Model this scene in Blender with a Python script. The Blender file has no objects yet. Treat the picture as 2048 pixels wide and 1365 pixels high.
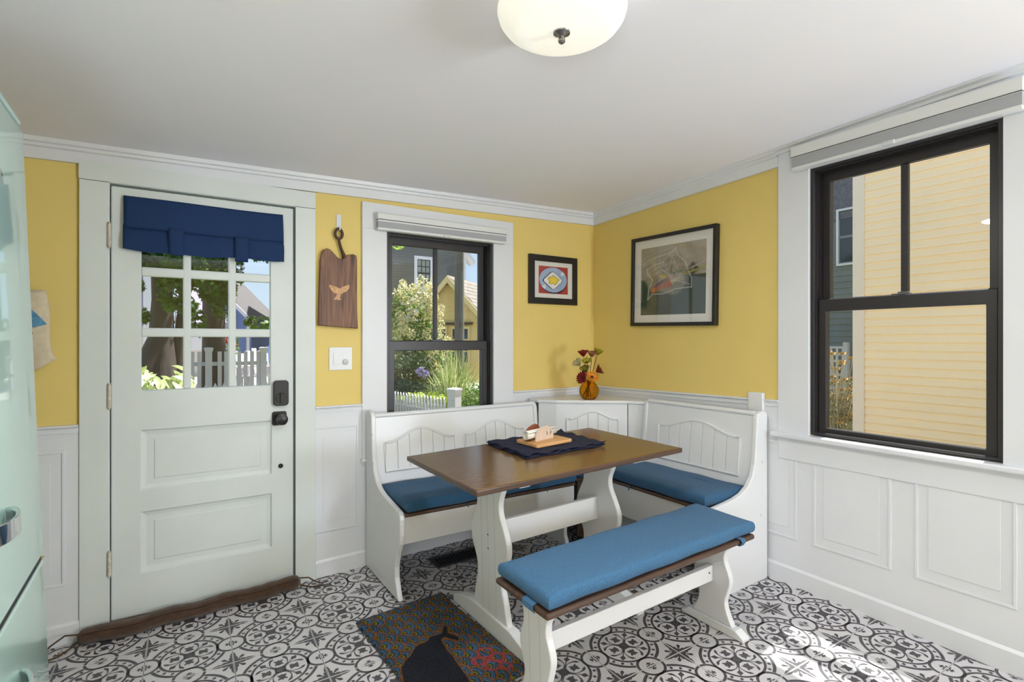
import bpy, bmesh, math, random
import numpy as np
from mathutils import Matrix, Vector, Euler
random.seed(7)
rng = np.random.default_rng(11)
SC = bpy.context.scene
COL = SC.collection
PI = math.pi

# ------------------------------------------------------------------ camera, sky, sun, lamps, exposure
cd = bpy.data.cameras.new('camera')
cam = bpy.data.objects.new('camera', cd); COL.objects.link(cam)
cd.sensor_width = 36.0; cd.lens = 18.633; cd.clip_start = 0.05; cd.clip_end = 400
cam.location = (0, 0, 1.307); cam.rotation_euler = (PI/2, 0, -0.5746)
SC.camera = cam

W = bpy.data.worlds.new('sky'); SC.world = W; W.use_nodes = True
wn = W.node_tree; wn.nodes.clear()
wo = wn.nodes.new('ShaderNodeOutputWorld'); wb = wn.nodes.new('ShaderNodeBackground')
tcw = wn.nodes.new('ShaderNodeTexCoord'); sp = wn.nodes.new('ShaderNodeSeparateXYZ'); rw = wn.nodes.new('ShaderNodeValToRGB')
wn.links.new(tcw.outputs['Generated'], sp.inputs[0]); wn.links.new(sp.outputs[2], rw.inputs[0]); wn.links.new(rw.outputs[0], wb.inputs[0])
rw.color_ramp.elements[0].position = 0.0; rw.color_ramp.elements[0].color = (.62, .76, .92, 1)      # pale horizon
rw.color_ramp.elements[1].position = .85; rw.color_ramp.elements[1].color = (.24, .43, .82, 1)      # clear blue zenith
wb.inputs['Strength'].default_value = 1.05
wn.links.new(wb.outputs[0], wo.inputs[0])

sd = bpy.data.lights.new('sun', 'SUN'); sd.energy = 14.0; sd.angle = math.radians(0.7); sd.color = (1, .97, .92)
sun = bpy.data.objects.new('sun', sd); COL.objects.link(sun)
sun.rotation_euler = Vector((-1, -0.13, -2.55)).to_track_quat('-Z', 'Y').to_euler()

def area(name, loc, size, power, color, direction):
    d = bpy.data.lights.new(name, 'AREA'); d.shape = 'RECTANGLE'; d.size, d.size_y = size; d.energy = power; d.color = color
    o = bpy.data.objects.new(name, d); COL.objects.link(o); o.location = loc
    o.rotation_euler = Vector(direction).to_track_quat('-Z', 'Y').to_euler()
    return o
# behind the camera: added fill lamps, one overhead and two aimed up from the sides; the rest comes through the windows in view
area('kitchen_ceiling_light', (0.95, -1.15, 2.235), (2.4, 1.6), 5, (.84, .90, 1.0), (0, 0, -1))
area('kitchen_window_daylight_left', (-.99, -1.05, 1.30), (0.9, 1.2), 60, (.72, .82, 1.0), (1, .45, .9))
area('kitchen_window_daylight_right', (2.60, -1.93, 1.35), (0.5, 1.3), 122, (.72, .82, 1.0), (-.45, 1, .95))

SC.view_settings.view_transform = 'Standard'; SC.view_settings.look = 'None'
SC.view_settings.gamma = 1; SC.view_settings.use_curve_mapping = False
SC.view_settings.exposure = 0.14

# ------------------------------------------------------------------ helpers
class MB:
    def __init__(s): s.v = []; s.f = []; s.mi = []; s.cur = 0
    def add(s, vs, fs):
        o = len(s.v); s.v += [tuple(map(float, v)) for v in vs]
        for f in fs: s.f.append([i+o for i in f]); s.mi.append(s.cur)
        return s
    def box(s, x0, x1, y0, y1, z0, z1):
        return s.add([(x0,y0,z0),(x1,y0,z0),(x1,y1,z0),(x0,y1,z0),(x0,y0,z1),(x1,y0,z1),(x1,y1,z1),(x0,y1,z1)],
              [(3,2,1,0),(4,5,6,7),(0,1,5,4),(1,2,6,5),(2,3,7,6),(3,0,4,7)])
    def prism(s, poly, a, b, axis='z'):
        n = len(poly)
        def P(u, w, t): return (t,u,w) if axis == 'x' else (u,t,w) if axis == 'y' else (u,w,t)
        vs = [P(u,w,a) for u,w in poly] + [P(u,w,b) for u,w in poly]
        fs = [list(range(n))[::-1], list(range(n,2*n))] + [(i,(i+1)%n,(i+1)%n+n,i+n) for i in range(n)]
        return s.add(vs, fs)
    def flat(s, poly, t, axis='z'):
        def P(u, w): return (t,u,w) if axis == 'x' else (u,t,w) if axis == 'y' else (u,w,t)
        return s.add([P(*p) for p in poly], [list(range(len(poly)))])
    def tube(s, pts, r, n=8, closed=False, squash=None):
        pts = [Vector(p) for p in pts]; N = len(pts)
        rs = r if isinstance(r, (list, tuple)) else [r]*N
        o = len(s.v); up = None
        for i, p in enumerate(pts):
            a = pts[(i-1) % N] if closed or i > 0 else p
            b = pts[(i+1) % N] if closed or i < N-1 else p
            t = (b-a).normalized()
            if up is None:
                up = Vector((0,0,1)) if abs(t.z) < .9 else Vector((1,0,0))
            side = t.cross(up).normalized(); up = side.cross(t).normalized()
            for k in range(n):
                q = 2*PI*k/n
                s.v.append(tuple(p + side*(math.cos(q)*rs[i]) + up*(math.sin(q)*rs[i]*(squash or 1))))
        for i in range(N if closed else N-1):
            j = (i+1) % N
            for k in range(n):
                s.f.append([o+i*n+k, o+i*n+(k+1)%n, o+j*n+(k+1)%n, o+j*n+k]); s.mi.append(s.cur)
        if not closed:
            s.f.append([o+k for k in range(n)][::-1]); s.mi.append(s.cur)
            s.f.append([o+(N-1)*n+k for k in range(n)]); s.mi.append(s.cur)
        return s
    def lathe(s, prof, c=(0,0,0), n=32, axis='z', rmod=None):
        o = len(s.v)
        for r, h in prof:
            for k in range(n):
                q = 2*PI*k/n; rr = r*(rmod(q, h) if rmod else 1)
                p = (rr*math.cos(q), rr*math.sin(q), h)
                if axis == 'y': p = (p[0], p[2], p[1])
                if axis == 'x': p = (p[2], p[0], p[1])
                s.v.append((p[0]+c[0], p[1]+c[1], p[2]+c[2]))
        for i in range(len(prof)-1):
            for k in range(n):
                s.f.append([o+i*n+k, o+i*n+(k+1)%n, o+(i+1)*n+(k+1)%n, o+(i+1)*n+k]); s.mi.append(s.cur)
        if prof[0][0] > 1e-6: s.f.append([o+k for k in range(n)][::-1]); s.mi.append(s.cur)
        if prof[-1][0] > 1e-6: s.f.append([o+(len(prof)-1)*n+k for k in range(n)]); s.mi.append(s.cur)
        return s
    def holes(s, u0, u1, w0, w1, t0, t1, hs, axis):
        """a slab in the plane across AXIS with rectangular holes (u0,u1,w0,w1)"""
        U = sorted(set([u0,u1]+[x for h in hs for x in h[:2] if u0 < x < u1])); Z = sorted(set([w0,w1]+[x for h in hs for x in h[2:] if w0 < x < w1]))
        def solid(i, j):
            if not (0 <= i < len(U)-1 and 0 <= j < len(Z)-1): return False
            a, b = (U[i]+U[i+1])/2, (Z[j]+Z[j+1])/2
            return not any(h[0] < a < h[1] and h[2] < b < h[3] for h in hs)
        def P(u, w, t): return (t,u,w) if axis == 'x' else (u,t,w) if axis == 'y' else (u,w,t)
        for i in range(len(U)-1):
            for j in range(len(Z)-1):
                if not solid(i, j): continue
                a, b, c, d = U[i], U[i+1], Z[j], Z[j+1]
                for t in (t0, t1): s.add([P(a,c,t),P(b,c,t),P(b,d,t),P(a,d,t)], [(0,1,2,3)])
                if not solid(i-1,j): s.add([P(a,c,t0),P(a,d,t0),P(a,d,t1),P(a,c,t1)], [(0,1,2,3)])
                if not solid(i+1,j): s.add([P(b,c,t0),P(b,d,t0),P(b,d,t1),P(b,c,t1)], [(0,1,2,3)])
                if not solid(i,j-1): s.add([P(a,c,t0),P(b,c,t0),P(b,c,t1),P(a,c,t1)], [(0,1,2,3)])
                if not solid(i,j+1): s.add([P(a,d,t0),P(b,d,t0),P(b,d,t1),P(a,d,t1)], [(0,1,2,3)])
        return s
    def mesh(s, name, mats, weld=True, recalc=True, smooth=None):
        me = bpy.data.meshes.new(name); me.from_pydata(s.v, [], s.f)
        for m in (mats if isinstance(mats, (list, tuple)) else [mats]): me.materials.append(m)
        if any(s.mi): me.polygons.foreach_set('material_index', s.mi)
        if weld or recalc:
            bm = bmesh.new(); bm.from_mesh(me)
            if weld: bmesh.ops.remove_doubles(bm, verts=bm.verts, dist=1e-5)
            if recalc: bmesh.ops.recalc_face_normals(bm, faces=bm.faces)
            bm.to_mesh(me); bm.free()
        if smooth is not None:
            me.shade_smooth(); me.set_sharp_from_angle(angle=math.radians(smooth))
        me.update(); return me
    def build(s, name, mats, parent=None, bevel=0, seg=2, **k):
        o = bpy.data.objects.new(name, s.mesh(name, mats, **k)); COL.objects.link(o)
        if parent: o.parent = parent
        if bevel:
            b = o.modifiers.new('bevel', 'BEVEL'); b.width = bevel; b.segments = seg; b.limit_method = 'ANGLE'; b.angle_limit = math.radians(40)
        return o

def box(*a): return MB().box(*a)
def link_mesh(name, me, parent=None, loc=(0,0,0)):
    o = bpy.data.objects.new(name, me); COL.objects.link(o); o.parent = parent; o.location = loc; return o
def thing(name, label, cat, loc=(0,0,0), mat=None, group=None):
    o = bpy.data.objects.new(name, None); COL.objects.link(o); o.empty_display_size = .05
    if mat is not None: o.matrix_world = mat
    else: o.location = loc
    return tag(o, label, cat, group)
def tag(o, label, cat, group=None):
    o['label'] = label; o['category'] = cat
    if group: o['group'] = group
    return o
def structure(o, label=None):
    o['kind'] = 'structure'
    if label: o['label'] = label
    return o
def dup(root, mat=None, label=None, group=None):
    r = root.copy(); COL.objects.link(r)
    if mat is not None: r.matrix_world = mat
    if label: r['label'] = label
    if group: r['group'] = group
    for ch in list(root.children):
        c = ch.copy(); COL.objects.link(c); c.parent = r
        for g in ch.children:
            d = g.copy(); COL.objects.link(d); d.parent = c
    return r

def srgb(r, g, b):
    f = lambda c: (c/255/12.92) if c/255 <= .04045 else ((c/255+.055)/1.055)**2.4
    return (f(r), f(g), f(b), 1)
MATS = {}
def M(name, col, rough=.5, metal=0, var=0, vscale=8, bump=0, bscale=60, coat=0, stretch=None, spec=.5, sheen=0, col2=None, transl=0):
    if name in MATS: return MATS[name]
    m = bpy.data.materials.new(name); m.use_nodes = True; nt = m.node_tree; b = nt.nodes['Principled BSDF']
    col = srgb(*col) if len(col) == 3 else col
    b.inputs['Base Color'].default_value = col; b.inputs['Roughness'].default_value = rough; b.inputs['Metallic'].default_value = metal
    b.inputs['Specular IOR Level'].default_value = spec; b.inputs['Coat Weight'].default_value = coat; b.inputs['Coat Roughness'].default_value = .05
    b.inputs['Sheen Weight'].default_value = sheen
    L = nt.links.new
    if var or bump:
        tc = nt.nodes.new('ShaderNodeTexCoord'); mp = nt.nodes.new('ShaderNodeMapping'); L(tc.outputs['Object'], mp.inputs[0])
        if stretch: mp.inputs['Scale'].default_value = stretch
    if var:
        n = nt.nodes.new('ShaderNodeTexNoise'); n.inputs['Scale'].default_value = vscale; n.inputs['Detail'].default_value = 6
        L(mp.outputs[0], n.inputs[0])
        r = nt.nodes.new('ShaderNodeValToRGB'); e = r.color_ramp.elements
        c2 = srgb(*col2) if col2 else tuple(min(1, c*(1+var)) for c in col[:3])+(1,)
        c1 = tuple(c*(1-var) for c in col[:3])+(1,) if not col2 else col
        e[0].position = .32; e[0].color = c1; e[1].position = .68; e[1].color = c2
        L(n.outputs[0], r.inputs[0]); L(r.outputs[0], b.inputs['Base Color'])
    if bump:
        n2 = nt.nodes.new('ShaderNodeTexNoise'); n2.inputs['Scale'].default_value = bscale; n2.inputs['Detail'].default_value = 3
        L(mp.outputs[0], n2.inputs[0]); bp = nt.nodes.new('ShaderNodeBump'); bp.inputs['Strength'].default_value = bump; bp.inputs['Distance'].default_value = .004
        L(n2.outputs[0], bp.inputs['Height']); L(bp.outputs[0], b.inputs['Normal'])
    if transl:
        out = nt.nodes['Material Output']; t = nt.nodes.new('ShaderNodeBsdfTranslucent'); mx = nt.nodes.new('ShaderNodeMixShader'); mx.inputs[0].default_value = transl
        t.inputs[0].default_value = col
        if var: L(r.outputs[0], t.inputs[0])
        L(b.outputs[0], mx.inputs[1]); L(t.outputs[0], mx.inputs[2]); L(mx.outputs[0], out.inputs[0])
    MATS[name] = m; return m
def pane_glass(name='window_glass', tint=(.96,.98,.97,1), refl=1.0):
    if name in MATS: return MATS[name]
    m = bpy.data.materials.new(name); m.use_nodes = True; nt = m.node_tree; nt.nodes.clear(); L = nt.links.new
    o = nt.nodes.new('ShaderNodeOutputMaterial'); t = nt.nodes.new('ShaderNodeBsdfTransparent'); g = nt.nodes.new('ShaderNodeBsdfGlossy')
    f = nt.nodes.new('ShaderNodeFresnel'); f.inputs[0].default_value = 1.45; mx = nt.nodes.new('ShaderNodeMixShader')
    ge = nt.nodes.new('ShaderNodeNewGeometry'); mt = nt.nodes.new('ShaderNodeMath'); mt.operation = 'MULTIPLY_ADD'
    mt.inputs[1].default_value = 1/1.45-1.45; mt.inputs[2].default_value = 1.45; L(ge.outputs['Backfacing'], mt.inputs[0]); L(mt.outputs[0], f.inputs[0])
    t.inputs[0].default_value = tint; g.inputs['Roughness'].default_value = .01; g.inputs[0].default_value = (refl,refl,refl,1)
    L(f.outputs[0], mx.inputs[0]); L(t.outputs[0], mx.inputs[1]); L(g.outputs[0], mx.inputs[2]); L(mx.outputs[0], o.inputs[0])
    MATS[name] = m; return m
def color_attr(name, rough=.6, coat=0, bump=0, bscale=900):
    if name in MATS: return MATS[name]
    m = M(name, (128,128,128), rough, coat=coat, bump=bump, bscale=bscale); nt = m.node_tree
    a = nt.nodes.new('ShaderNodeVertexColor'); a.layer_name = 'Col'
    nt.links.new(a.outputs[0], nt.nodes['Principled BSDF'].inputs['Base Color']); return m
def wood(name, dark, light, rough=.45, scale=6, axis='x', coat=0, rings=1):
    if name in MATS: return MATS[name]
    m = bpy.data.materials.new(name); m.use_nodes = True; nt = m.node_tree; b = nt.nodes['Principled BSDF']; L = nt.links.new
    b.inputs['Roughness'].default_value = rough; b.inputs['Coat Weight'].default_value = coat
    tc = nt.nodes.new('ShaderNodeTexCoord'); mp = nt.nodes.new('ShaderNodeMapping'); L(tc.outputs['Object'], mp.inputs[0])
    k = {'x': (.6,9,9), 'y': (9,.6,9), 'z': (9,9,.6)}[axis]; mp.inputs['Scale'].default_value = k
    n = nt.nodes.new('ShaderNodeTexNoise'); n.inputs['Scale'].default_value = scale; n.inputs['Detail'].default_value = 8; n.inputs['Distortion'].default_value = .6*rings
    L(mp.outputs[0], n.inputs[0]); r = nt.nodes.new('ShaderNodeValToRGB'); e = r.color_ramp.elements
    e[0].position = .3; e[0].color = srgb(*dark); e[1].position = .72; e[1].color = srgb(*light)
    L(n.outputs[0], r.inputs[0]); L(r.outputs[0], b.inputs['Base Color']); MATS[name] = m; return m

white = M('white_trim_paint', (222,224,228), .38, var=.02, vscale=3, bump=.04, bscale=40)
white_door = M('white_door_paint', (216,222,219), .42, var=.03, vscale=4, bump=.06, bscale=30)
white_satin = M('white_furniture_lacquer', (224,225,226), .32, bump=.02, bscale=20)
ceil_m = M('ceiling_paint', (240,238,242), .75, bump=.03, bscale=9)
yellow = M('yellow_wall_paint', (226,201,118), .6, var=.03, vscale=2.5, bump=.08, bscale=26)
black_frame = M('black_window_frame', (44,41,43), .38, bump=.03, bscale=120)
black = M('black_metal', (24,24,26), .35)
glass = pane_glass(refl=.6)
chrome = M('chrome', (225,225,228), .08, metal=1)
gap_m = M('dark_gap', (60,48,34), .9)  # dark brown standing in for the shade round the door slab

# ------------------------------------------------------------------ the room
YA, XB = 2.9144, 2.5941           # faces of the casings on the back and the right wall
YW, XW = YA+.018, XB+.018         # the painted walls behind them
TB, TC = .0302, .0099             # the old floor slopes a little
def fl(x, y): return TB*x+TC*y
def ceil_z(x, y): return 2.232+.027*(x-2.56)-.031*(y-2.87)
nrm = Vector((-TB, -TC, 1)).normalized(); ax = (Vector((1,0,TB))).normalized(); ay = nrm.cross(ax)
TILT = Matrix(((ax.x,ay.x,nrm.x,0),(ax.y,ay.y,nrm.y,0),(ax.z,ay.z,nrm.z,0),(0,0,0,1)))
def on_floor(x, y, rz=0, tilt=True, dz=0):
    return Matrix.Translation((x,y,fl(x,y)+dz)) @ (TILT if tilt else Matrix()) @ Matrix.Rotation(rz,4,'Z')
XL, YF = -1.02, -2.25             # left wall, wall behind the camera

mb = MB().holes(XL-.15, XW, -.25, 2.5, YW, YW+.15, [(-.24,.571,-.1,2.02),(1.041,1.748,.66,1.936)], 'y')
wall_back = structure(mb.build('wall_back', yellow), 'yellow painted wall with the door and the smaller window')
mb = MB().holes(YF, YW+.15, -.25, 2.5, XW, XW+.15, [(.660,1.370,.84,2.14),(-2.2,-1.66,.75,2.05)], 'x')  # second opening, out of view, added to let in more daylight
wall_right = structure(mb.build('wall_right', yellow), 'yellow painted wall with the large window')
wall_left = structure(MB().holes(YF, YW+.15, -.25, 2.5, XL-.15, XL, [], 'x').build('wall_left', yellow), 'yellow wall behind the refrigerator')
mb = MB().holes(XL-.15, XW+.15, -.25, 2.5, YF-.15, YF, [], 'y')
wall_front = structure(mb.build('wall_front', yellow), 'wall behind the camera')
def slab(zf, x0, x1, y0, y1, t):
    P = [(x0,y0),(x1,y0),(x1,y1),(x0,y1)]
    v = [(x,y,zf(x,y)) for x,y in P]+[(x,y,zf(x,y)+t) for x,y in P]
    return MB().add(v, [(3,2,1,0),(4,5,6,7),(0,1,5,4),(1,2,6,5),(2,3,7,6),(3,0,4,7)])
ceiling = structure(slab(ceil_z, XL-.15, XW+.15, YF-.15, YW+.15, .12).build('ceiling', ceil_m), 'plain white plaster ceiling')

# ---- floor of printed square tiles, one object each
tile_white = M('tile_white_print', (205,202,203), .42, var=.015, vscale=30)
tile_dark = M('tile_dark_print', (76,73,77), .42, var=.05, vscale=40)
grout = M('tile_grout', (176,174,172), .8)
floor = structure(slab(lambda x,y: fl(x,y)-.006, XL-.15, XW+.15, YF-.15, YW+.15, -.12).build('floor', grout), 'floor laid with black and white patterned tiles')
def tile_mesh(p):
    mb = MB(); h = .5-.0022/p*.5
    mb.box(-h*p, h*p, -h*p, h*p, -.006, -.0004)
    mb.cur = 1
    T = .0001
    def poly(pts): mb.add([(x*p, y*p, T) for x,y in pts], [list(range(len(pts)))])
    def strip(A, B):
        n = len(A); o = [(x*p,y*p,T) for x,y in A]+[(x*p,y*p,T) for x,y in B]
        mb.add(o, [(i,i+1,n+i+1,n+i) for i in range(n-1)])
    def arc(c, r0, r1, a0, a1, n):
        A = [(c[0]+r0*math.cos(a0+(a1-a0)*i/n), c[1]+r0*math.sin(a0+(a1-a0)*i/n)) for i in range(n+1)]
        B = [(c[0]+r1*math.cos(a0+(a1-a0)*i/n), c[1]+r1*math.sin(a0+(a1-a0)*i/n)) for i in range(n+1)]
        strip(A, B)
    d2 = math.radians
    arc((0,0), .318, .350, 0, 2*PI, 56)
    poly([(.068*math.cos(2*PI*i/20), .068*math.sin(2*PI*i/20)) for i in range(20)])
    for q in range(4):
        a = q*PI/2; ca, sa = math.cos(a), math.sin(a)
        R = lambda x, y: (x*ca-y*sa, x*sa+y*ca)
        def rp(pts): poly([R(*t) for t in pts])
        arc((0,0), .418, .458, a+d2(22.5), a+d2(67.5), 14)
        for g in (-17, 0, 17):
            b = d2(45+g); c = (.383*math.cos(b), .383*math.sin(b)); e = (math.cos(b), math.sin(b)); f = (-e[1], e[0])
            rp([(c[0]+e[0]*.030, c[1]+e[1]*.030), (c[0]+f[0]*.025, c[1]+f[1]*.025), (c[0]-e[0]*.030, c[1]-e[1]*.030), (c[0]-f[0]*.025, c[1]-f[1]*.025)])
        # half circle on the tile's edge
        for a0, a1 in ((d2(93), d2(267)),):
            A = [R(.5+.153*math.cos(a0+(a1-a0)*i/28), .153*math.sin(a0+(a1-a0)*i/28)) for i in range(29)]
            B = [R(.5+.188*math.cos(a0+(a1-a0)*i/28), .188*math.sin(a0+(a1-a0)*i/28)) for i in range(29)]
            strip(A, B)
        # its little cross
        rp([(.488,.008),(.488,.07),(.470,.055),(.476,.03),(.462,.012)])
        rp([(.488,-.008),(.488,-.07),(.470,-.055),(.476,-.03),(.462,-.012)])
        rp([(.485,0),(.455,.016),(.452,.04),(.436,.026),(.43,.03),(.436,.012),(.415,0),(.436,-.012),(.43,-.03),(.436,-.026),(.452,-.04),(.455,-.016)])
        # medallion: diamond on the diagonal with its stem
        D = lambda r, t: (r*math.cos(PI/4)-t*math.sin(PI/4), r*math.sin(PI/4)+t*math.cos(PI/4))
        rp([D(.05,.010), D(.05,-.010), D(.14,-.006), D(.215,-.007), D(.215,.007), D(.14,.006)])
        rp([D(.205,0), D(.235,-.020), D(.262,-.040), D(.285,-.022), D(.318,0), D(.285,.022), D(.262,.040), D(.235,.020)])
        # tulip on the axis
        rp([(.105,0),(.118,.034),(.108,.058),(.145,.046),(.168,.034),(.198,.054),(.222,.056),(.208,.022),(.226,0),(.208,-.022),(.222,-.056),(.198,-.054),(.168,-.034),(.145,-.046),(.108,-.058),(.118,-.034)])
        # tendrils either side, ending in hooked leaves
        for s in (1, -1):
            A = [(.055,.012*s),(.085,.060*s),(.115,.088*s),(.150,.100*s),(.190,.098*s),(.222,.088*s),(.250,.062*s),(.292,.052*s)]
            B = [(.045,.022*s),(.075,.066*s),(.108,.097*s),(.148,.112*s),(.195,.114*s),(.238,.112*s),(.268,.100*s),(.292,.052*s)]
            strip([R(*t) for t in A], [R(*t) for t in B])
        # quarter of the corner cross (corner at .5,.5)
        rp([(.490,.490),(.490,.24),(.475,.28),(.462,.33),(.468,.36),(.452,.372),(.444,.398),(.452,.420),(.440,.438),
            (.418,.418),(.398,.392),(.384,.380),(.380,.380),(.380,.384),(.392,.398),(.418,.418),(.438,.440),(.420,.452),(.398,.444),(.372,.452),(.360,.468),(.33,.462),(.28,.475),(.24,.490)])
        rp([(.442,.434),(.434,.442),(.395,.420),(.372,.408),(.366,.382),(.372,.366),(.388,.366),(.408,.372),(.420,.395)])
    return mb.mesh('tile', [tile_white, tile_dark], weld=False, recalc=False)
TP = .30325
tme = tile_mesh(TP)
for i in range(len(tme.polygons)):
    if tme.polygons[i].normal.z < -.5 and i > 5: tme.polygons[i].flip()
tu = Matrix.Rotation(-.03134, 3, 'Z')
for i in range(-4, 11):
    for j in range(-8, 2):
        P = Vector((-.2239, 2.8357, 0)) + tu @ Vector((i*TP, j*TP, 0))
        if not (XL-.1 < P.x < XW+.16 and -.35 < P.y < YW+.16): continue
        # cells out of the frame are left to the bare floor
        vx, vy = P.x, P.y; dep = vx*.5435+vy*.8394; lat = vx*.8394-vy*.5435
        if dep < .9 or abs(lat) > dep*1.15+.3: continue
        o = link_mesh('tile', tme, floor); jit = random.uniform(-.002, .002)
        o.matrix_local = Matrix.Translation((P.x, P.y, fl(P.x,P.y))) @ TILT @ Matrix.Rotation(-.03134+jit, 4, 'Z')

# ---- crown moulding (the ceiling slopes, so the strips do too)
def crown(name, P0, P1, inward, prof):
    """profile points (depth into the room, drop below the ceiling line)"""
    v = []; n = len(prof)
    for (x,y,z) in (P0, P1):
        for d, h in prof: v.append((x+inward[0]*d, y+inward[1]*d, z-h))
    f = [list(range(n))[::-1], list(range(n,2*n))]+[(i,(i+1)%n,n+(i+1)%n,n+i) for i in range(n)]
    return structure(MB().add(v, f).build(name, white))
cz = lambda x, y: ceil_z(x, y)+.004
cprof = [(0,.086),(.018,.086),(.020,.040),(.030,.036),(.032,.024),(.042,.020),(.046,.004),(.046,-.012),(0,-.012)]
crown('trim_1', (XL, YW, cz(XL,YW)), (XW, YW, cz(XW,YW)), (0,-1), cprof)
crown('trim_2', (XW, YW, cz(XW,YW)), (XW, 1.524, cz(XW,1.524)), (-1,0), cprof)
crown('trim_3', (XW, 1.524, cz(XW,1.524)), (XW, -.6, cz(XW,-.6)), (-1,0), [(0,.030),(.030,.030),(.034,.018),(.052,.012),(.056,-.012),(0,-.012)])

# ---- wainscot, chair rails and baseboards
def panel_back(x0, x1, z0, z1, parent):
    mb = MB(); y = YW-.010
    mb.holes(x0, x1, z0, z1, y-.0045, y, [(x0+.013, x1-.013, z0+.013, z1-.013)], 'y')
    parent_o = mb.build('panel_molding', white, parent, bevel=.003)
    MB().box(x0+.050, x1-.050, y-.0022, y, z0+.055, z1-.055).build('raised_panel', white, parent, bevel=.002, seg=1)
def panel_right(y0, y1, z0, z1, parent):
    mb = MB(); x = XW-.010
    mb.holes(y0, y1, z0, z1, x-.0045, x, [(y0+.013, y1-.013, z0+.013, z1-.013)], 'x')
    mb.build('panel_molding', white, parent, bevel=.003)
    MB().box(x-.003, x, y0+.046, y1-.046, z0+.050, z1-.050).build('raised_panel', white, parent, bevel=.002, seg=1)
for x0, x1 in ((XL,-.323),(.651,.900),(1.897,XW)):
    box(x0, x1, YW-.010, YW, -.05, .935+.0115*(x0+.4)).build('wainscot_panel', white, wall_back)
box(.90, 1.897, YW-.010, YW, -.05, .66).build('wainscot_panel', white, wall_back)
panel_back(-.83, -.368, .267, .844, wall_back); panel_back(.640, .880, .286, .851, wall_back)
def rail(name, a, b):
    v = []
    prof = [(0,-.030),(.016,-.030),(.016,-.024),(.012,-.020),(.014,-.010),(.024,-.004),(.024,.004),(0,.004)]
    for (x,y,z), inn in ((a, None),(b, None)):
        for d, h in prof:
            v.append((x-d, y, z+h) if abs(a[0]-b[0]) < .01 else (x, y-d, z+h))
    n = len(prof)
    return structure(MB().add(v, [list(range(n))[::-1], list(range(n,2*n))]+[(i,(i+1)%n,n+(i+1)%n,n+i) for i in range(n)]).build(name, white))
rail('trim_4', (XL,YW,.946), (-.325,YW,.944)); rail('trim_5', (.651,YW,.955), (.900,YW,.955))
rail('trim_6', (1.897,YW,.973), (XW,YW,.978)); rail('trim_7', (XW,YW,.978), (XW,1.524,1.003))
box(XW-.010, XW, 1.524, YW, -.05, .985).build('wainscot_panel', white, wall_right)
box(XW-.010, XW, YF, 1.524, -.05, .80).build('wainscot_panel', white, wall_right)
for y0, y1 in ((1.429,1.79),(1.023,1.352),(.621,.939),(.20,.535)): panel_right(y0, y1, .322, .80, wall_right)
def skirting(name, a, b, horizontal, h=.09):
    prof = [(0,-.06),(.018,-.06),(.018,h-.012),(.010,h),(0,h)]; v = []
    for x, y in (a, b):
        for d, z in prof: v.append(((x, y-d) if horizontal else (x-d, y))+(fl(x,y)+z,))
    n = len(prof)
    return structure(MB().add(v, [list(range(n))[::-1], list(range(n,2*n))]+[(i,(i+1)%n,n+(i+1)%n,n+i) for i in range(n)]).build(name, white))
skirting('baseboard_back', (XL,YW), (-.323,YW), True); skirting('baseboard_back', (.651,YW), (XW,YW), True)
skirting('baseboard_right', (XW,YW), (XW,YF), False)

# ---- the door
door = structure(MB().holes(-.215, .546, .062, 1.997, 2.936, 2.972,
    [(-.105,.434,1.082,1.890), (-.105,.438,.631,.898), (-.105,.438,.255,.526)], 'y').build('door_1', white_door, bevel=.004, seg=1),
    'white panelled entrance door with nine glass panes')
CX = [(-.100,.058),(.087,.247),(.277,.429)]; RZ = [(1.087,1.328),(1.365,1.606),(1.643,1.884)]
for x in (.0725, .262): box(x-.0165, x+.0165, 2.938, 2.970, 1.082, 1.890).build('muntin', white_door, door, bevel=.006)
for z in (1.3465, 1.6245): box(-.105, .434, 2.9385, 2.9695, z-.0205, z+.0205).build('muntin', white_door, door, bevel=.006)
for x0, x1 in CX:
    for z0, z1 in RZ: box(x0-.004, x1+.004, 2.952, 2.956, z0-.004, z1+.004).build('pane', glass, door)
for z0, z1 in ((.631,.898),(.255,.526)):
    v = []; R = [(-.105,.438,z0,z1,2.946),(-.085,.418,z0+.020,z1-.020,2.950),(-.058,.392,z0+.042,z1-.042,2.950),(-.054,.388,z0+.046,z1-.046,2.947)]
    for a,b,c,d,y in R: v += [(a,y,c),(b,y,c),(b,y,d),(a,y,d)]
    f = [(4*k+i,4*k+(i+1)%4,4*k+4+(i+1)%4,4*k+4+i) for k in range(3) for i in range(4)]+[(12,13,14,15)]
    MB().add(v, f).build('door_panel', white_door, door, recalc=True)
    box(-.105,.438,2.955,2.965,z0,z1).build('panel_backing', white_door, door)
for z in (1.772,1.064,.328):
    mb = MB(); mb.lathe([(.0075,z-.052),(.0075,z+.052)], (-.2195,2.9115,0), 12); mb.lathe([(.005,z-.058),(.005,z-.053)], (-.2195,2.9115,0), 10); mb.lathe([(.005,z+.053),(.005,z+.058)], (-.2195,2.9115,0), 10)
    h = mb.build('hinge', M('painted_hinge', (196,190,174), .5, var=.25, vscale=90), door, smooth=40)
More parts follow.
